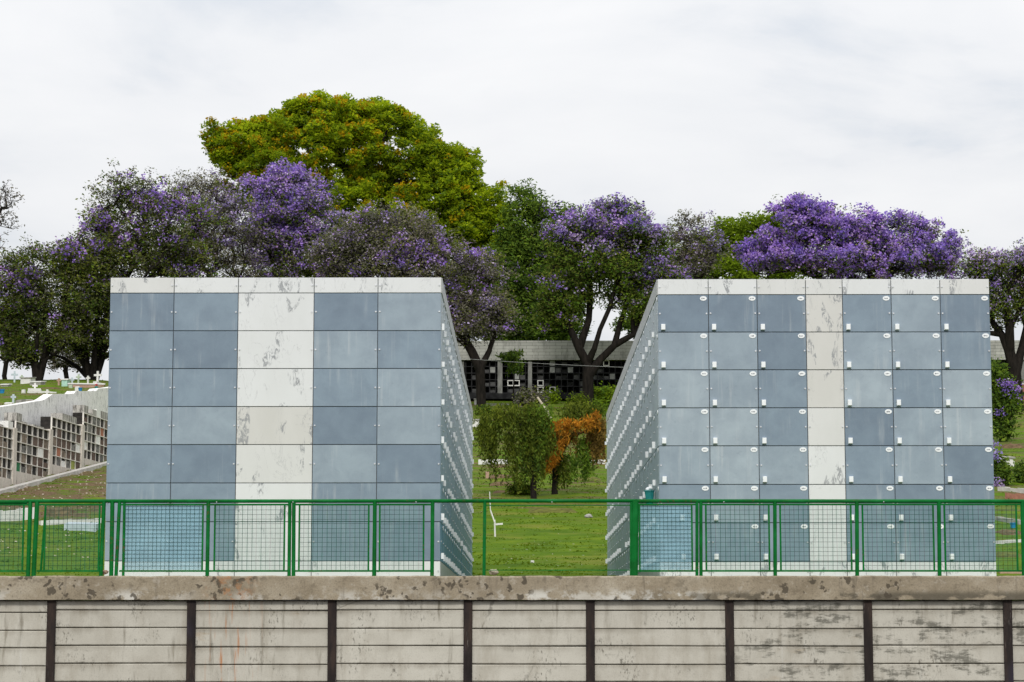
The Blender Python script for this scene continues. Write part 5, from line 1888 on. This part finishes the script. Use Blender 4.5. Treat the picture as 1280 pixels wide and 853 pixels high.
strip("pale step stone low at the right end below the fence", 1248, 716, 1285, 716, 3, "pinkish", 0.5)

# fallen petals and litter on the left bank
def litter():
    m = []
    rng = np.random.default_rng(77)
    for _ in range(420):
        if rng.uniform() < 0.6: px, py = rng.uniform(0, 134), rng.uniform(592, 640)
        elif rng.uniform() < 0.5: px, py = rng.uniform(0, 124), rng.uniform(660, 705)
        else: px, py = rng.uniform(600, 755), rng.uniform(600, 715)
        y = 65.0
        g = None
        while y < 128:
            p = at(px, py, y)
            if p.z <= H(p.x, p.y): g = p; break
            y += 0.5
        if g is None: continue
        s = rng.uniform(0.015, 0.04) * (1.0 if px < 200 else 0.5)
        a = rng.uniform(0, PI)
        z = H(g.x, g.y) + 0.09
        u = np.array([math.cos(a), math.sin(a), 0.1]) * s; v = np.array([-math.sin(a), math.cos(a), 0.5]) * s * 0.7
        c = np.array([g.x, g.y, z])
        m.append((c - u - v, c + u - v, c + u + v, c - u + v))
    tag(quads_object("petals", np.array(m), MAT["beige_petal"]), "pale petals and scraps scattered over the grass and bank", "litter", kind="stuff")


litter()

# ------------------------------------------------------------------ sky and light
world = bpy.data.worlds.new("World"); scene.world = world
world.use_nodes = True
wt = world.node_tree; wt.nodes.clear()
SUN_DIR = Vector((-0.02, -0.80, 0.60)).normalized()   # towards the sun
elev = math.asin(SUN_DIR.z)
azim = math.atan2(SUN_DIR.x, SUN_DIR.y)
out = wt.nodes.new("ShaderNodeOutputWorld")
sky = wt.nodes.new("ShaderNodeTexSky"); sky.sky_type = "NISHITA"; sky.sun_disc = False
sky.sun_elevation = elev; sky.sun_rotation = azim
bg1 = wt.nodes.new("ShaderNodeBackground"); bg1.inputs["Strength"].default_value = 0.12
wt.links.new(sky.outputs[0], bg1.inputs["Color"])
tc = wt.nodes.new("ShaderNodeTexCoord")
sep = wt.nodes.new("ShaderNodeSeparateXYZ"); wt.links.new(tc.outputs["Generated"], sep.inputs[0])
# project the direction on a cloud plane so the layer recedes toward the horizon
def wm(op, a, b=None, clamp=False):
    x = wt.nodes.new("ShaderNodeMath"); x.operation = op; x.use_clamp = clamp
    for i, v in enumerate((a, b)):
        if v is None: continue
        if isinstance(v, (int, float)): x.inputs[i].default_value = v
        else: wt.links.new(v, x.inputs[i])
    return x.outputs[0]
den = wm("ADD", wm("MAXIMUM", sep.outputs[2], 0.0), 0.22)
cmb = wt.nodes.new("ShaderNodeCombineXYZ")
wt.links.new(wm("DIVIDE", sep.outputs[0], den), cmb.inputs[0]); wt.links.new(wm("DIVIDE", sep.outputs[1], den), cmb.inputs[1])
mp = wt.nodes.new("ShaderNodeMapping"); mp.inputs["Scale"].default_value = (1.3, 1.5, 1); mp.inputs["Location"].default_value = (1.3, 2.1, 0)
wt.links.new(cmb.outputs[0], mp.inputs["Vector"])
nz = wt.nodes.new("ShaderNodeTexNoise"); nz.inputs["Scale"].default_value = 1.6; nz.inputs["Detail"].default_value = 7; nz.inputs["Roughness"].default_value = 0.55; nz.inputs["Distortion"].default_value = 0.3
wt.links.new(mp.outputs[0], nz.inputs["Vector"])
cr = wt.nodes.new("ShaderNodeValToRGB")
e = cr.color_ramp.elements
e[0].position = 0.33; e[0].color = (0.655, 0.69, 0.74, 1)
e[1].position = 0.70; e[1].color = (0.88, 0.88, 0.885, 1)
q = e.new(0.47); q.color = (0.80, 0.81, 0.83, 1)
wt.links.new(nz.outputs["Fac"], cr.inputs["Fac"])
bg2 = wt.nodes.new("ShaderNodeBackground")
wt.links.new(cr.outputs["Color"], bg2.inputs["Color"])
# an overcast sky is brighter overhead
mr = wt.nodes.new("ShaderNodeMapRange"); mr.inputs[1].default_value = 0.0; mr.inputs[2].default_value = 1.0; mr.inputs[3].default_value = 0.93; mr.inputs[4].default_value = 1.75
wt.links.new(sep.outputs[2], mr.inputs[0])
wt.links.new(mr.outputs[0], bg2.inputs["Strength"])
cov = wt.nodes.new("ShaderNodeMapRange"); cov.inputs[1].default_value = 0.24; cov.inputs[2].default_value = 0.42; cov.inputs[3].default_value = 0.8; cov.inputs[4].default_value = 0.97
wt.links.new(nz.outputs["Fac"], cov.inputs[0])
mx = wt.nodes.new("ShaderNodeMixShader")
wt.links.new(cov.outputs[0], mx.inputs[0]); wt.links.new(bg1.outputs[0], mx.inputs[1]); wt.links.new(bg2.outputs[0], mx.inputs[2])
wt.links.new(mx.outputs[0], out.inputs["Surface"])

sd = bpy.data.lights.new("sun", "SUN"); sd.energy = 1.9; sd.angle = math.radians(10); sd.color = (1.0, 0.97, 0.925)
so = bpy.data.objects.new("sun", sd); COL.objects.link(so)
so.rotation_euler = SUN_DIR.to_track_quat("Z", "Y").to_euler()

scene.view_settings.view_transform = "Standard"
scene.view_settings.look = "None"
scene.view_settings.exposure = 0.0
scene.view_settings.gamma = 1.0
scene.view_settings.use_curve_mapping = False
scene.render.engine = "CYCLES"
scene.cycles.max_bounces = 6
scene.cycles.transparent_max_bounces = 12
scene.cycles.use_denoising = True
scene.render.resolution_x = 1024
scene.render.resolution_y = 682
